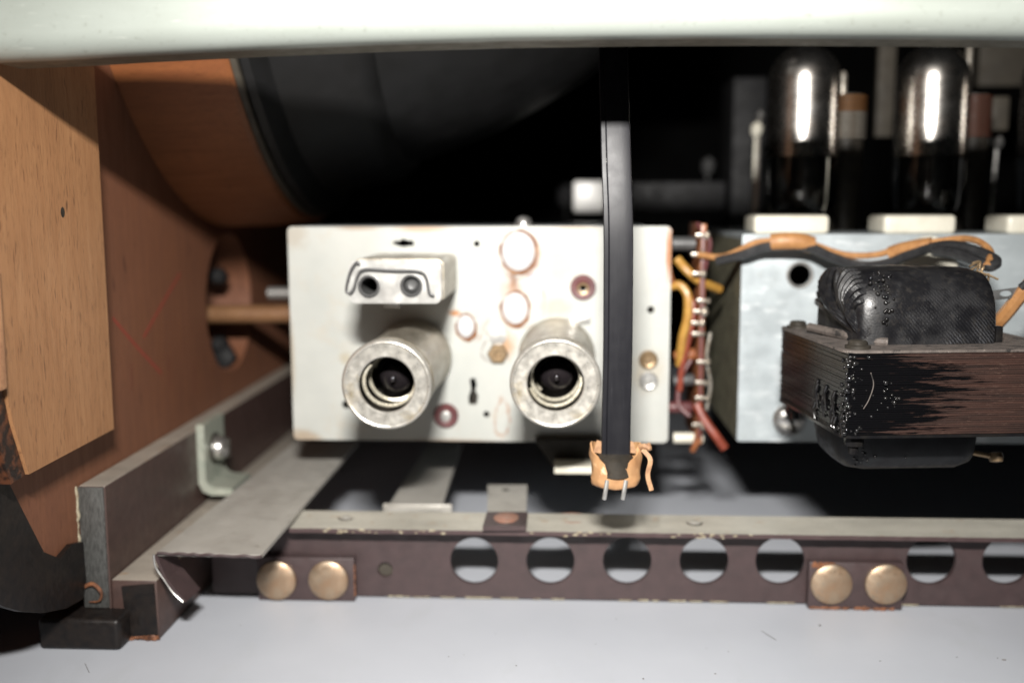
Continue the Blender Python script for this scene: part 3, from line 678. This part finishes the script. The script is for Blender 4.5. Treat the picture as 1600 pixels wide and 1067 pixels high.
for px, py, nm in ((577, 447, 0), (643, 446, 1)):
    x, z = q(px, py, BY); bm = NB()
    lathe(bm, [(.2, 2.5), (.2, -.05), (.23, -.08), (.27, -.06), (.25, 0.1), (.25, 2.5)], (x, BY, z), (0, 1, 0), 32); ch = part('core_tube', bm, M['dim_metal'], fbx)
    bm = NB(); lathe(bm, [(.195, 2.45), (.19, 2.2 if nm == 0 else .15), (.1, 2.1 if nm == 0 else .06), (0, 2.1 if nm == 0 else .08)], (x, BY, z), (0, 1, 0), 24); part('iron_core', bm, M['inside'] if nm == 0 else M['dim_metal'], ch)
zp = [(670, 400), (648, 385), (634, 320), (600, 293), (480, 289), (365, 284), (333, 315), (318, 365), (300, 388), (284, 376), (300, 300), (328, 254), (342, 262)]
bm = NB(); tube(bm, [P(440 + a / 2.81, 320 + b / 2.81, BY - .1) for a, b in zp], .035, 8, 5); part('wire_bail', bm, M['dim_metal'], fbx)
bm = NB(); v = P(611, 479, BY); box(bm, v.x - .2, v.x + .2, BY + .02, BY + .5, v.z - .06, v.z + .1, .02); part('tongue', bm, M['inside'], fbx)

# ---- tube shields
def shield(px, py, label, vlabel, ph):
    c = P(px, py, 23.4)
    t = thing('valve_shield', label, 'valve shield', (c.x, 26, c.z), 'round valve shields on the tuner')
    L = TY - 23.4
    bm = NB(); lathe(bm, [(1.0, L - .005), (1.05, L - .2), (1.0, L - .35), (1.0, 1.0), (1.04, .9), (1.04, .55), (1.0, .5), (1.0, .15), (.96, .15), (.96, L - .005)], c, (0, 1, 0), 56)
    part('shell', bm, M['tin'], t)
    bm = NB(); pr = [(1.0, .2), (1.06, .16)]
    for k in range(7): a = R(30 * k); pr.append((1.0 + .07 * math.cos(a), .06 - .09 * math.sin(a)))
    pr += [(.96, -.025), (.9, -.02), (.68, -.02), (.655, .0), (.65, .03), (.65, .07), (.70, .1), (.93, .1)]
    lathe(bm, pr, c, (0, 1, 0), 64); part('end_ring', bm, M['ring'], t)
    bm = NB(); n = 80; turns = 2.1; pts = [Vector((c.x + .60 * math.cos(ph + 2 * math.pi * turns * k / n), c.y + .25 + 1.5 * k / n, c.z + .60 * math.sin(ph + 2 * math.pi * turns * k / n))) for k in range(n + 1)]
    tube(bm, pts, .05, 8, smooth=False); part('spring', bm, M['spring'], t)
    bm = NB(); lathe(bm, [(.66, .11), (.94, .13), (.94, 2.4), (0, 2.4)], c, (0, 1, 0), 32); part('shade_liner', bm, M['inside'], t)  # dark lining over the tin, shade of the hollow put into its colour
    v = thing('miniature_valve', vlabel, 'valve', (c.x, c.y + 1.5, c.z), 'dark glass valves inside the shields')
    bm = NB(); lathe(bm, [(0, .18), (.05, .2), (.075, .3), (.07, .42), (.16, .5), (.33, .6), (.42, .78), (.45, 1.0), (.45, 1.95)], c + Vector((.02, .5, .0)), (0, 1, 0), 40)
    part('bulb', bm, M['smoke_glass'], v)
shield(604, 601, 'left open ended tin valve shield, two spring turns visible inside', 'dark glass valve inside the left shield under the coil can', 2.3)
shield(868, 599, 'right open ended tin valve shield, partly behind the black ribbon', 'dark glass valve inside the right shield beside the black ribbon', 3.4)

# ================================================================== WIRING COLUMN between the chassis
def wire(name, pts, r, mat, label, group=None, cat='wire', seg=8):
    bm = NB(); tube(bm, [P(*p) for p in pts], r, seg, 6); return part(name, bm, mat, None, label, cat, group)
tg = thing('tag_strip', 'upright orange brown tag strip with soldered lugs between the two chassis', 'tag strip', (3.8, 29, -3))
v0, v1 = P(1086, 690, 28.6), P(1102, 350, 28.6)
bm = NB(); box(bm, v0.x, v1.x, 28.3, 31, v0.z, v1.z, .02); part('tag_board', bm, M['tagboard'], tg)
bm = NB(); box(bm, v0.x + .02, v1.x - .03, 28.24, 28.31, v0.z + .2, v1.z - .3, .02); part('board_edge', bm, M['bakelite'], tg)
for py in (368, 398, 428, 470, 487, 505, 522, 566, 598, 622, 664):
    c = P(1100 + random.uniform(-3, 6), py, 28.2); bm = NB(); sphere(bm, c, random.uniform(.06, .11), 2, (1.1, .9, random.uniform(.8, 1.6)), .15)
    box(bm, c.x - .3, c.x + .02, c.y, c.y + .05, c.z - .05, c.z + .05, .01)
    part('solder_lug', bm, M['solder'], tg)
for (xa, xb, py, r, mt, nm) in ((1050, 1086, 381, .2, 'dim_metal', 'spacer'), (1052, 1098, 684, .16, 'white_cer', 'spacer')):
    a, b = P(xa, py, 28.9), P(xb, py, 28.9); bm = NB(); tube(bm, [a, b], r, 14, smooth=False); part(nm, bm, M[mt], tg)
for k, (px, py, dx, mt, lb) in enumerate(((1062, 636, .35, 'bakelite', 'small maroon resistor low behind the tuner plate edge'), (1068, 594, .3, 'dim_metal', 'small grey resistor above the maroon one beside the tag strip'), (1070, 555, .3, 'tagboard', 'small brown resistor halfway up beside the tag strip'))):
    c = P(px, py, 28.8); bm = NB(); lathe(bm, [(0, -dx), (.14, -dx), (.17, -dx + .06), (.17, dx - .06), (.14, dx), (0, dx)], c, (1, 0, .1 * k), 16)
    part('resistor', bm, M[mt], None, lb, 'resistor', 'small resistors beside the tag strip')
wire('wire', [(1046, 448, 28.4), (1062, 446, 28.3), (1074, 462, 28.2), (1074, 495, 28.2), (1066, 530, 28.3), (1062, 570, 28.6)], .125, M['yellow_wire'], 'yellow wire curving down in front of the tag strip')
wire('wire', [(1058, 405, 28.8), (1076, 425, 28.6), (1095, 440, 28.7), (1124, 452, 29.2)], .13, M['yellow_wire'], 'thick yellow wire crossing behind the top of the tag strip')
wire('wire', [(1068, 452, 28.5), (1083, 478, 28.35), (1078, 520, 28.35), (1066, 570, 28.5), (1062, 610, 28.6)], .09, M['red_wire'], 'thin red wire bowed beside the yellow one')
wire('wire', [(1080, 560, 28.8), (1064, 590, 28.7), (1060, 630, 28.6), (1078, 650, 28.5)], .08, M['bakelite'], 'dark maroon wire looping by the resistors')
wire('wire', [(1088, 630, 28.3), (1100, 655, 28.2), (1118, 680, 28.1), (1132, 700, 28.1)], .13, M['red_wire'], 'dull red wire end sticking out downwards under the gap')
wire('wire', [(1094, 660, 28.4), (1088, 690, 28.4), (1082, 704, 28.5)], .09, M['tagboard'], 'short brown wire hanging below the tag strip')
wire('wire', [(1046, 360, 28.6), (1042, 395, 28.2), (1047, 430, 28.2), (1056, 450, 28.5)], .08, M['tagboard'], 'thin brown wire along the top right edge of the tuner plate')
wire('wire', [(1090, 350, 28.6), (1108, 375, 28.2), (1106, 400, 28.2), (1098, 430, 28.3)], .07, M['bakelite'], 'dark wire over the top of the tag strip')
wire('wire', [(1110, 520, 28.4), (1104, 560, 28.3), (1110, 600, 28.4), (1104, 640, 28.4)], .05, M['solder'], 'thin bare tinned wire down the right of the tag strip')

# ================================================================== MAIN CHASSIS
CL = q(1156, 520, TY)[0]; CT = q(1400, 366, TY)[1]; CB = q(1250, 690, TY)[1]
mc = thing('main_chassis', 'shiny zinc plated main chassis box at right behind the transformer', 'radio chassis', (9, TY, CB))
bm = NB(); plate(bm, rrect(CL, 17, CB, CT, .05, 3), [circ(*q(1250, 430, TY), .29, n=32)], XZ(TY), .12)
part('front_plate', bm, M['chassis'], mc, origin=(9, TY, (CT + CB) / 2))
bm = NB(); box(bm, CL + .03, 17, TY + .122, 37, CT - .14, CT - .02); part('top_plate', bm, M['chassis'], mc, smooth=False)
bm = NB(); box(bm, CL + .0, CL + .08, TY + .122, 34.0, CB + .02, CT - .15); part('side_plate', bm, M['chassis_side'], mc, smooth=False)
bm = NB(); box(bm, CL + .1, 16.9, TY + 2.2, TY + 2.3, CB + .1, CT - .2); part('inner_wall', bm, M['inside'], mc, smooth=False)
x, z = q(1250, 430, TY); bm = NB(); lathe(bm, [(.29, .0), (.33, -.03), (.37, .0)], (x, TY, z), (0, 1, 0), 32); part('hole_burr', bm, M['bright_tin'], mc)
ss = thing('slotted_screw', 'bright slotted screw in shadow under the transformer on the zinc chassis', 'screw', (*q(1232, 655, TY)[:1], TY, q(1232, 655, TY)[1]))
x, z = q(1233, 655, TY)
bm = NB(); lathe(bm, [(.46, 0), (.46, -.05), (.40, -.13), (.25, -.21), (0, -.25)], (x, TY, z), (0, 1, 0), 28); part('screw_head', bm, M['screw'], ss)
bm = NB(); box(bm, -.05, .05, -.27, -.12, -.36, .36, .01, 1, Matrix.Translation((x, TY, z)) @ Matrix.Rotation(R(-25), 4, 'Y')); part('slot', bm, M['inside'], ss)

# ================================================================== TRANSFORMER
tc0 = P(1322, 548, 20.9); yaw = R(6)
TM = Matrix.Translation(tc0) @ Matrix.Rotation(yaw, 4, 'Z')
tr = thing('output_transformer', 'rusty laminated transformer with black cloth wound coil and glossy varnish drips', 'transformer', TM @ Vector((2.4, 2.1, -1.9)))
def TP(bm):
    for v in bm.verts: v.co = TM @ v.co
    return bm
CW, CD = 4.75, 4.3; CHt = P(1322, 548, 20.9).z - P(1322, 683, 20.9).z
bm = NB(); nl = 36; dz = (CHt - .08) / nl
for k in range(nl):
    o_ = random.uniform(0, .03); i_ = .05 + random.uniform(0, .03)
    box(bm, i_, CW - .05, o_, CD, -.05 - (k + .86) * dz, -.05 - k * dz)
part('lamination_stack', TP(bm), M['core'], tr, kind='stuff', smooth=False)
bm = NB(); pl = rrect(-.02, CW + .0, -.03, CD + .05, .3, 5); wh = rrect(1.15, 3.75, 1.05, 3.2, .15, 3)
plate(bm, pl, [], lambda x, y, d: Vector((x, y, 0 - d)), .055); part('top_clamp_plate', TP(bm), M['dust'], tr)
bm = NB(); plate(bm, pl, [], lambda x, y, d: Vector((x, y, -CHt - d + .03)), .06); part('bottom_clamp_plate', TP(bm), M['varnish'], tr)
for (x, y) in ((.38, .35), (.32, 3.9), (CW - .35, .4)):
    bm = NB(); lathe(bm, [(.26, 0), (.26, .06), (.2, .08), (.2, .13), (.16, .17), (0, .18)], (x, y, 0), (0, 0, 1), 12); part('bolt', TP(bm), M['inside'], tr)
    bm = NB(); lathe(bm, [(.2, 0), (.2, -.22), (.1, -.24), (.1, -.4), (0, -.4)], (x, y, -CHt - .03), (0, 0, 1), 10); part('bolt', TP(bm), M['varnish'], tr)
# coil: rounded cloth bundle over the middle leg, seen above and below
def coil(sections, mat, name, lbl=None):
    bm = NB(); rings = []
    for x, prof in sections: rings.append([bm.verts.new((x, y, z)) for y, z in prof])
    for A, B in zip(rings, rings[1:]):
        for k in range(len(A) - 1): bm.faces.new((A[k], A[k + 1], B[k + 1], B[k]))
    bm.faces.new(rings[0]); bm.faces.new(rings[-1])
    return part(name, TP(bm), mat, tr, lbl, ang=60)
def arch(y0, y1, h, e=3.2, n=20):
    out = []
    for k in range(n + 1):
        a = math.pi * k / n; cx = math.cos(a); sn = math.sin(a)
        out.append(((y0 + y1) / 2 - (y1 - y0) / 2 * math.copysign(abs(cx) ** (2 / e), cx), h * abs(sn) ** (2 / e)))
    return out
secs = []
for x, k in ((.62, .88), (.75, .94), (.95, .985), (1.2, 1.0), (2.0, 1.01), (2.8, 1.0), (3.3, .99), (3.55, .95), (3.62, .88)):
    h = 1.58 * k; secs.append((x, [(y, z + random.uniform(-.012, .012)) for y, z in arch(.8 + (1 - k) * 1.3, 3.5 - (1 - k) * .5, h)]))
coil(secs, M['cloth'], 'coil_wrap')
# fan of folded cloth at the left end
fan_c = Vector((.9, .95, .12)); ar = arch(.95, 3.45, 1.5)
bm = NB()
for k in range(3, 19):
    y, z = ar[k]; a = Vector((.72, y, z * .97)); bmid = (a + fan_c) / 2 + Vector((-.30 + random.uniform(-.12, .1), .25 + random.uniform(-.1, .1), .10 + random.uniform(-.08, .08))); 
    tube(bm, [a + Vector((.15, 0, .01)), a + Vector((-.10, .02, -.02)), bmid, fan_c + Vector((-.12, 0, 0))], random.uniform(.06, .11), 6, 4)
part('cloth_folds', TP(bm), M['cloth'], tr)
bm = NB(); tube(bm, [(-.0 + .25, 2.9, .14), (.55, 2.0, .1), (.95, .95, .06), (1.2, .8, .05)], .1, 8); part('paper_roll', TP(bm), M['dust'], tr)
bm = NB(); rg = [(y, -z) for y, z in arch(1.0, 3.3, 1.12, 3.5)]
secs = [(x, [(2.1 + (y - 2.1) * k, -CHt + z * k2) for y, z in rg]) for x, k, k2 in ((.35, .5, .35), (.5, .75, .75), (.75, .95, .95), (1.1, 1, 1), (3.1, 1, 1), (3.4, .92, .92), (3.55, .7, .6))]
bm.free(); coil(secs, M['coil_cover'], 'lower_coil')
# varnish beads and runs
bm = NB()
for k in range(90):
    z = -random.uniform(.12, CHt - .05); x = abs(random.gauss(0, .3)) * random.random() + .02
    if random.random() < .18: x = random.uniform(.7, 1.15); z = -random.uniform(.6, 1.3)
    r = random.uniform(.02, .065) * random.uniform(.5, 1); sphere(bm, (x, -.0 - r * .1, z), r, 2, (1, .9, 1))
for k in range(22):
    y = random.uniform(-.0, .4); sphere(bm, (.04 + random.uniform(-.02, .01), y, -random.uniform(.1, CHt)), random.uniform(.02, .06), 2, (.6, 1, 1))
for k in range(40):
    y, z = arch(.78, 3.5, 1.56)[random.randint(1, 7)]; sphere(bm, (1.15 + random.gauss(0, .1), y - .02, z + random.uniform(-.1, .1)), random.uniform(.02, .05), 2)
for k in range(26):
    sphere(bm, (.6 + 1.3 * random.random() ** 1.5, 1.05 + .06 * random.random(), -CHt - random.uniform(.2, .9)), random.uniform(.015, .045), 2)
part('varnish_beads', TP(bm), M['varnish'], tr, kind='stuff')
bm = NB()
for k in range(10):
    y = random.uniform(.1, 1.9); z0_ = -random.uniform(.8, 1.5)
    tube(bm, [(.05, y, z0_), (.02, y + .05, z0_ - .2), (.04, y - .04, max(z0_ - .55, -CHt))], [.035, .03, .02], 8, 3)
part('varnish_runs', TP(bm), M['varnish'], tr, kind='stuff')
bm = NB(); tube(bm, [(.52, -.03, -.45), (.58, -.05, -.7), (.5, -.05, -1.0), (.40, -.03, -1.2)], .012, 5); part('stray_fibre', TP(bm), M['dust'], tr)
# lugs on the right
Yl = 23.6
bm = NB(); plate(bm, loopq([(1540, 456), (1592, 449), (1594, 464), (1566, 468), (1541, 470)], Yl), [circ(*q(1572, 459, Yl), .14, .065, 18)], XZ(Yl), .05); part('solder_tag', bm, M['dim_metal'], tr)
bm = NB(); box(bm, 3.66, 3.82, 1.0, 1.15, .0, .35, .03); part('post', TP(bm), M['varnish'], tr)
bm = NB(); v = P(1556, 714, 22.8); lathe(bm, [(0, -.12), (.2, -.1), (.24, 0), (.2, .1), (0, .12)], v, (0, .3, 1), 20, 1, .6); tube(bm, [v, v + Vector((-.5, .1, .08))], .06, 8, smooth=False); part('solder_tag', bm, M['oldbrass'], tr)
wire('wire', [(1612, 440, 23.5), (1594, 462, 23.6), (1570, 492, 23.9), (1544, 520, 24.3)], .16, M['orange_sleeve'], 'orange sleeved wire slanting down behind the transformer tag')
wire('wire', [(1640, 405, 23.3), (1612, 436, 23.4), (1596, 450, 23.5)], .1, M['black_wire'], 'black wire end coming in at the right edge by the transformer tag')

# ================================================================== TOP WIRES
org = [(1092, 398, 28.2), (1125, 402, 27.8), (1152, 393, 27.6), (1178, 380, 27.5), (1208, 376, 27.4), (1240, 375, 27.3), (1270, 382, 27.3), (1320, 398, 27.2), (1370, 398, 27.0), (1410, 386, 26.6), (1450, 380, 26.2), (1500, 373, 25.8), (1530, 378, 25.2), (1548, 395, 24.6), (1542, 415, 24.0)]
blkw = [(1120, 408, 28.0), (1160, 398, 27.7), (1188, 388, 27.6), (1212, 385, 27.5), (1262, 386, 27.4), (1300, 402, 27.3), (1345, 415, 27.2), (1385, 412, 26.9), (1415, 400, 26.6), (1452, 388, 26.2), (1490, 384, 25.6), (1530, 394, 25.0), (1552, 404, 24.6), (1556, 412, 24.4), (1545, 416, 24.3), (1525, 408, 24.6), (1495, 397, 25.2), (1460, 392, 25.9)]
wire('wire', org, .085, M['orange_sleeve'], 'long orange wire snaking along the top of the zinc chassis')
wire('wire', [(a_, b_, c_ - .22) for a_, b_, c_ in blkw], .13, M['black_wire'], 'long black wire twisted with the orange one, looping back at its end')
for pts, lb in (([(1206, 379, 27.35), (1225, 377, 27.25), (1250, 378, 27.25), (1268, 383, 27.3)], 'fat orange sleeve binding the two wires above the round hole'),
                ([(1392, 397, 26.8), (1410, 391, 26.6), (1435, 386, 26.3), (1456, 383, 26.1)], 'fat orange sleeve binding the two wires above the cloth coil')):
    bm = NB(); tube(bm, [P(*p) for p in pts], .235 if pts[0][0] < 1300 else .2, 14, 4); part('wire_sleeve', bm, M['orange_sleeve'], None, lb, 'sleeve', 'orange sleeves on the wire pair')
bm = NB()
for k in range(9):
    c = P(1532 + random.uniform(-6, 6), 425 + random.uniform(-8, 8), 23.4); e = c + Vector((random.uniform(-.22, .22), random.uniform(-.1, .1), random.uniform(-.22, .22)))
    tube(bm, [c, (c + e) / 2 + Vector((.08, 0, .1)), e], .025, 6, 4)
tube(bm, [P(1528, 425, 23.4), P(1545, 430, 23.3), P(1560, 437, 23.2)], .025, 6)
part('twisted_joint', bm, M['oldbrass'], None, 'frayed twisted bare wire joint on top of the cloth coil', 'wire joint')

# round knob seen behind wires at coil top
bm = NB(); c = P(1450, 412, 27.9); lathe(bm, [(.75, 0), (.72, -.14), (.5, -.22), (0, -.25)], c, (0, 1, 0), 28); part('chassis_cap', bm, M['white_cer'], None, 'pale round cap on the zinc chassis peeking above the cloth coil', 'cap')

# ================================================================== BLACK RIBBON + COLLAR
rb = thing('ribbon_cable', 'flat black twin lead ribbon hanging from behind the top panel', 'ribbon cable', P(965, 600, 23.2))
pts = []
cpx = [(958, -60), (958, 40), (959, 120), (961, 185), (963, 260), (966, 350), (966, 450), (965, 560), (963, 640), (962, 715)]
for px, py in cpx:
    z = P(px, py, 22.3).z; pts.append(P(px, py, 22.25 + .037 * max(0, z + 1.2) ** 2))
hw = .32
pr = [(-hw, 0), (-hw + .02, -.045), (-hw + .10, -.05), (-hw + .115, -.03), (-hw + .135, -.046), (-.08, -.052), (.02, -.053), (.12, -.052), (hw - .08, -.046), (hw - .02, -.036), (hw, 0), (hw - .04, .05), (-hw + .04, .05)]
bm = NB(); tube(bm, pts, 0, prof=[(a, -b) for a, b in pr], up=(1, 0, 0), n=8); part('ribbon', bm, M['rubber'], rb, ang=32)
# tiny raised lettering up the left edge
fc = bpy.data.curves.new('letters', 'FONT'); fc.body = 'II TRAVO'; fc.size = .13; fc.extrude = .004
fo = bpy.data.objects.new('letters_tmp', fc); COL.objects.link(fo); bpy.context.view_layer.update()
me = bpy.data.meshes.new_from_object(fo.evaluated_get(bpy.context.evaluated_depsgraph_get())); bpy.data.objects.remove(fo)
bm = NB(); bm.from_mesh(me); bpy.data.meshes.remove(me)
a = P(946.5, 256, 22.25 + .037 * (P(944, 250, 22.3).z + 1.2) ** 2) ; b = P(944, 192, 22.25 + .037 * (P(941, 183, 22.3).z + 1.2) ** 2)
up = (b - a).normalized(); nn = Vector((0, -1, 0)); nn = (nn - up * nn.dot(up)).normalized(); sd = up.cross(nn).normalized()
wd = max(v.co.x for v in bm.verts); kk = (b - a).length / wd
off = nn * .056 + Vector((.02, 0, 0))
for v in bm.verts: v.co = a + off + up * (v.co.x * kk) - sd * 0 + (nn.cross(up)) * (v.co.y * 1.0) + nn * v.co.z
part('lettering', bm, M['print'], rb, smooth=False)

cl = thing('tape_collar', 'crumpled tan paper tape collar around the lower end of the ribbon', 'tape collar', P(960, 770, 22.9))
cc = P(961, 715, 22.2); n = 40; bm = NB(); rings = []
zb = P(961, 766, 21.75).z
prf = [(.0, 1.0), (.25, 1.02), (.5, 1.0), (.75, .97), (.92, .93), (1.0, .86)]
for i, (s, k) in enumerate(prf):
    ring = []
    for j in range(n):
        a = 2 * math.pi * j / n; fr = max(0, -math.sin(a))
        topz = cc.z + .30 - .42 * fr ** 1.2 + .03 * math.sin(5 * a); z = topz + (zb - .02 * math.sin(3 * a) - topz) * s
        rr = .55 * k * (1 + .05 * math.sin(3 * a + 3 * s) + .03 * math.sin(8 * a + 7 * s) + .02 * math.sin(13 * a - 9 * s) + .03 * math.sin(9 * s)); ring.append((cc.x + rr * math.cos(a), cc.y + rr * .8 * math.sin(a), z))
    rings.append(ring)
V = [[bm.verts.new(p) for p in r] for r in rings]
Vi = [[bm.verts.new((cc.x + (p[0] - cc.x) * .93, cc.y + (p[1] - cc.y) * .93, p[2])) for p in r] for r in rings[:3]]
for A, B in zip(V, V[1:]):
    for j in range(n): bm.faces.new((A[j], A[(j + 1) % n], B[(j + 1) % n], B[j]))
for A, B in zip(Vi, Vi[1:]):
    for j in range(n): bm.faces.new((A[j], A[(j + 1) % n], B[(j + 1) % n], B[j]))
for j in range(n): bm.faces.new((V[0][j], V[0][(j + 1) % n], Vi[0][(j + 1) % n], Vi[0][j]))
bm.faces.new(V[-1]); part('tape_band', bm, M['tape'], cl, ang=60)
bm = NB(); lathe(bm, [(.5, -.35), (.5, .02), (.4, .08), (0, .08)], (cc.x, cc.y, cc.z + .0), (0, 0, 1), 30, 1, .8); part('plug_body', bm, M['inside'], cl)
for px in (934, 988):
    bm = NB(); v = P(px, 700, 22.3); plate(bm, [(v.x - .1, v.z - .1), (v.x + .08, v.z - .12), (v.x + (.12 if px < 950 else .02), v.z + .14), (v.x - (.02 if px < 950 else .12), v.z + .18)], [], XZ(22.3), .03); part('paper_flap', bm, M['fray'], cl)
bm = NB(); tube(bm, [P(1000, 698, 22.2), P(1008, 697, 22.1), P(1015, 700, 22.1), P(1013, 692, 22.1)], [.07, .06, .04], 6); 
part('torn_edge', bm, M['fray'], cl)
bm = NB(); tube(bm, [P(1004, 702, 22.1), P(1016, 718, 22.0), P(1012, 742, 22.0), P(1018, 766, 22.0)], 0, prof=[(-.05, -.008), (.05, -.008), (.05, .008), (-.05, .008)], up=(1, 0, 0)); part('torn_strand', bm, M['fray'], cl)
for px in (946, 975):
    bm = NB(); tube(bm, [P(px + 3, 750, 21.8), P(px, 768, 21.75), P(px - 2, 780, 21.75)], .05, 10); part('pin', bm, M['bright_tin'], cl)

# ================================================================== BACK ROW
BYv = 32.0
def valve(px, pxb, label):
    c = P(px, 349, BYv); cb = P(pxb, 349, BYv)
    zb0 = CT - .02
    t = thing('glass_valve', label, 'valve', (c.x, BYv, zb0), 'glass valves on the main chassis')
    bm = NB(); lathe(bm, [(0, zb0), (1.05, zb0), (1.05, zb0 + .4), (.9, zb0 + .6), (0, zb0 + .6)], (c.x, BYv, 0), (0, 0, 1), 32); part('socket', bm, M['inside'], t)
    top = P(px, 72, BYv).z; r = 1.04
    pr = [(r * .93, zb0 + .62), (r, zb0 + 1.0), (r, top - 1.0)]
    for k in range(1, 8): a = R(90 * k / 7); pr.append((r * math.cos(a) if k < 7 else .0, top - 1.0 + 1.0 * math.sin(a)))
    base = Vector((c.x, BYv, 0))
    bm = NB(); lathe(bm, [(r * .9, zb0 + .62), (r, zb0 + .9), (r, 1.42)], base, (0, 0, 1), 48); part('glass_envelope', bm, M['glass'], t)
    bm = NB(); lathe(bm, [(0, zb0 + .7), (.62, zb0 + .7), (.66, zb0 + .8), (.66, 2.1), (.5, 2.3), (0, 2.3)], base, (0, 0, 1), 32, 1, .7); part('anode', bm, M['anode'], t)
    bm = NB(); lathe(bm, [(r, 1.42)] + pr[2:], base, (0, 0, 1), 48); part('getter_mirror', bm, M['getter'], t)
    return t
v1_ = valve(1250, 1236, 'left glass valve with a bright silver streak behind the leftmost cream block')
for px, pxb, lb in ((1447, 1437, 'middle glass valve between the orange and the dark red coils'), (1642, 1632, 'glass valve at the right edge, almost out of the picture')):
    o = copy_tree(v1_); o['label'] = lb
    dx = (P(px, 349, BYv) - P(1250, 349, BYv)).x; o.location.x += dx * S
for px0, px1, lb in ((1177, 1296, 'leftmost cream ceramic block on the zinc chassis, above the fat orange sleeve'), (1379, 1494, 'middle cream ceramic block on the zinc chassis edge'), (1571, 1690, 'cream ceramic block cut by the right edge of the picture')):
    a, b = P(px0, 362, 28.7), P(px1, 336, 28.7); bm = NB(); box(bm, a.x, b.x, 28.6, 30.2, CT - .02, b.z, .13, 4)
    part('ceramic_block', bm, M['white_cer'], None, lb, 'ceramic block', 'cream ceramic blocks on the chassis')
def coilform(px, y0, y1, Y, wpx, mats, label, rod):
    a, b = P(px, y1, Y), P(px, y0, Y); r = wpx / 2 / F * Y
    t = thing('coil_former', label, 'coil', (a.x, Y, -.8), None)
    bm = NB(); lathe(bm, [(r * .86, -.8), (r * .86, a.z), (r * .8, a.z), (r * .8, b.z + .02), (0, b.z + .02)], (a.x, Y, 0), (0, 0, 1), 28); part('former', bm, M['inside'], t)
    n = 8; h = (b.z - a.z) / n
    for k in range(n):
        bm = NB(); zc_ = a.z + (k + .5) * h; pr = [(r * .8, zc_ - h * .34), (r * .95, zc_ - h * .28), (r, zc_), (r * .95, zc_ + h * .28), (r * .8, zc_ + h * .34)]
        lathe(bm, pr, (a.x, Y, 0), (0, 0, 1), 32); part('winding', bm, mats[0] if k >= n - 3 else mats[1], t)
    c = P(px - 4, rod, Y); bm = NB(); lathe(bm, [(.11, b.z), (.11, c.z - .1), (.06, c.z), (0, c.z)], (c.x, Y, 0), (0, 0, 1), 16); part('threaded_rod', bm, M['solder'], t)
coilform(1322, 150, 219, 32.6, 58, (M['copper'], M['solder']), 'coil wound orange above silver between the two left glass valves', 112)
coilform(1520, 150, 216, 32.6, 52, (M['redcoil'], M['redcoil']), 'dark red coil with a tall bright rod right of the middle valve', 60)
def bk(name, px0, px1, py0, py1, Y, d, mat, label, cat, bev=.08):
    a, b = P(px0, py1, Y), P(px1, py0, Y); bm = NB(); box(bm, a.x, b.x, Y, Y + d, a.z, b.z, bev, 3); part(name, bm, mat, None, label, cat)
bk('white_knob_block', 896, 945, 283, 332, 43, 1.2, M['white_plastic'], 'small bright white block partly behind the black ribbon', 'block', .12)
bk('grey_relay_box', 988, 1135, 283, 345, 41, 2, M['relay'], 'dim grey box in the dark right of the black ribbon', 'box', .1)
bk('beige_card', 1368, 1402, 60, 214, 39.5, .3, M['beige'], 'narrow olive beige card behind the middle valve', 'card', .03)
bk('beige_card', 1528, 1610, 60, 135, 41, .3, M['beige'], 'beige card in the top right corner behind the coils', 'card', .03)
bk('paper_capacitor', 1548, 1580, 150, 205, 35.5, .5, M['beige'], 'small pale capacitor right of the dark red coil', 'capacitor', .1)
bk('dark_transformer_can', 1140, 1200, 120, 360, 42, 3, M['relay'], 'tall dark can left of the first glass valve', 'can', .1)
for px, py, r, mt, lb in ((1182, 205, .2, 'white_cer', 'small cream bead left of the first glass valve'), (1188, 182, .13, 'screw', 'tiny shiny terminal above the cream bead'), (1106, 262, .28, 'dim_metal', 'small grey round terminal in the dark above the grey box'), (884, 310, .4, 'relay', 'dim round terminal left of the white block'), (1542, 222, .12, 'screw', 'tiny shiny terminal beside the pale capacitor'), (1560, 225, .16, 'screw', 'small round shiny terminal under the pale capacitor')):
    c = P(px, py, 45 if px in (884, 1106) else 36); bm = NB(); lathe(bm, [(0, -r), (r * .6, -r * .9), (r, -r * .2), (r, r * .9), (r * .5, r * 1.2), (r * .5, r * 1.5), (0, r * 1.5)], c, (.1, -.3, 1), 20)
    tube(bm, [c + Vector((0, .1, -r)), Vector((c.x, c.y + .3, -.9))], .06, 6, smooth=False); part('terminal', bm, M[mt], None, lb, 'terminal')

# shaft through the hole
sh_ = thing('tuning_shaft', 'brown round tuning shaft between the side board hole and the tuner', 'shaft', (-9, 33, -3.4))
a, b = P(300, 491, 33), P(470, 490, 33)
bm = NB(); tube(bm, [a, b], .30, 20, smooth=False); part('rod', bm, M['shaft'], sh_)
bm = NB(); tube(bm, [P(420, 458, 34), P(460, 458, 34)], .2, 12, smooth=False); part('silver_pin', bm, M['bright_tin'], sh_)
for py, px, r in ((558, 350, .42), (432, 342, .3), (538, 344, .3)):
    c = P(px, py, 34); bm = NB(); lathe(bm, [(0, -.2), (r, -.2), (r, .2), (r * .6, .3), (0, .3)], c, (0, -1, .2), 6); part('clamp_nut', bm, M['relay'], sh_)
print('tris', sum(len(o.data.polygons) for o in SC.objects if o.type == 'MESH'))
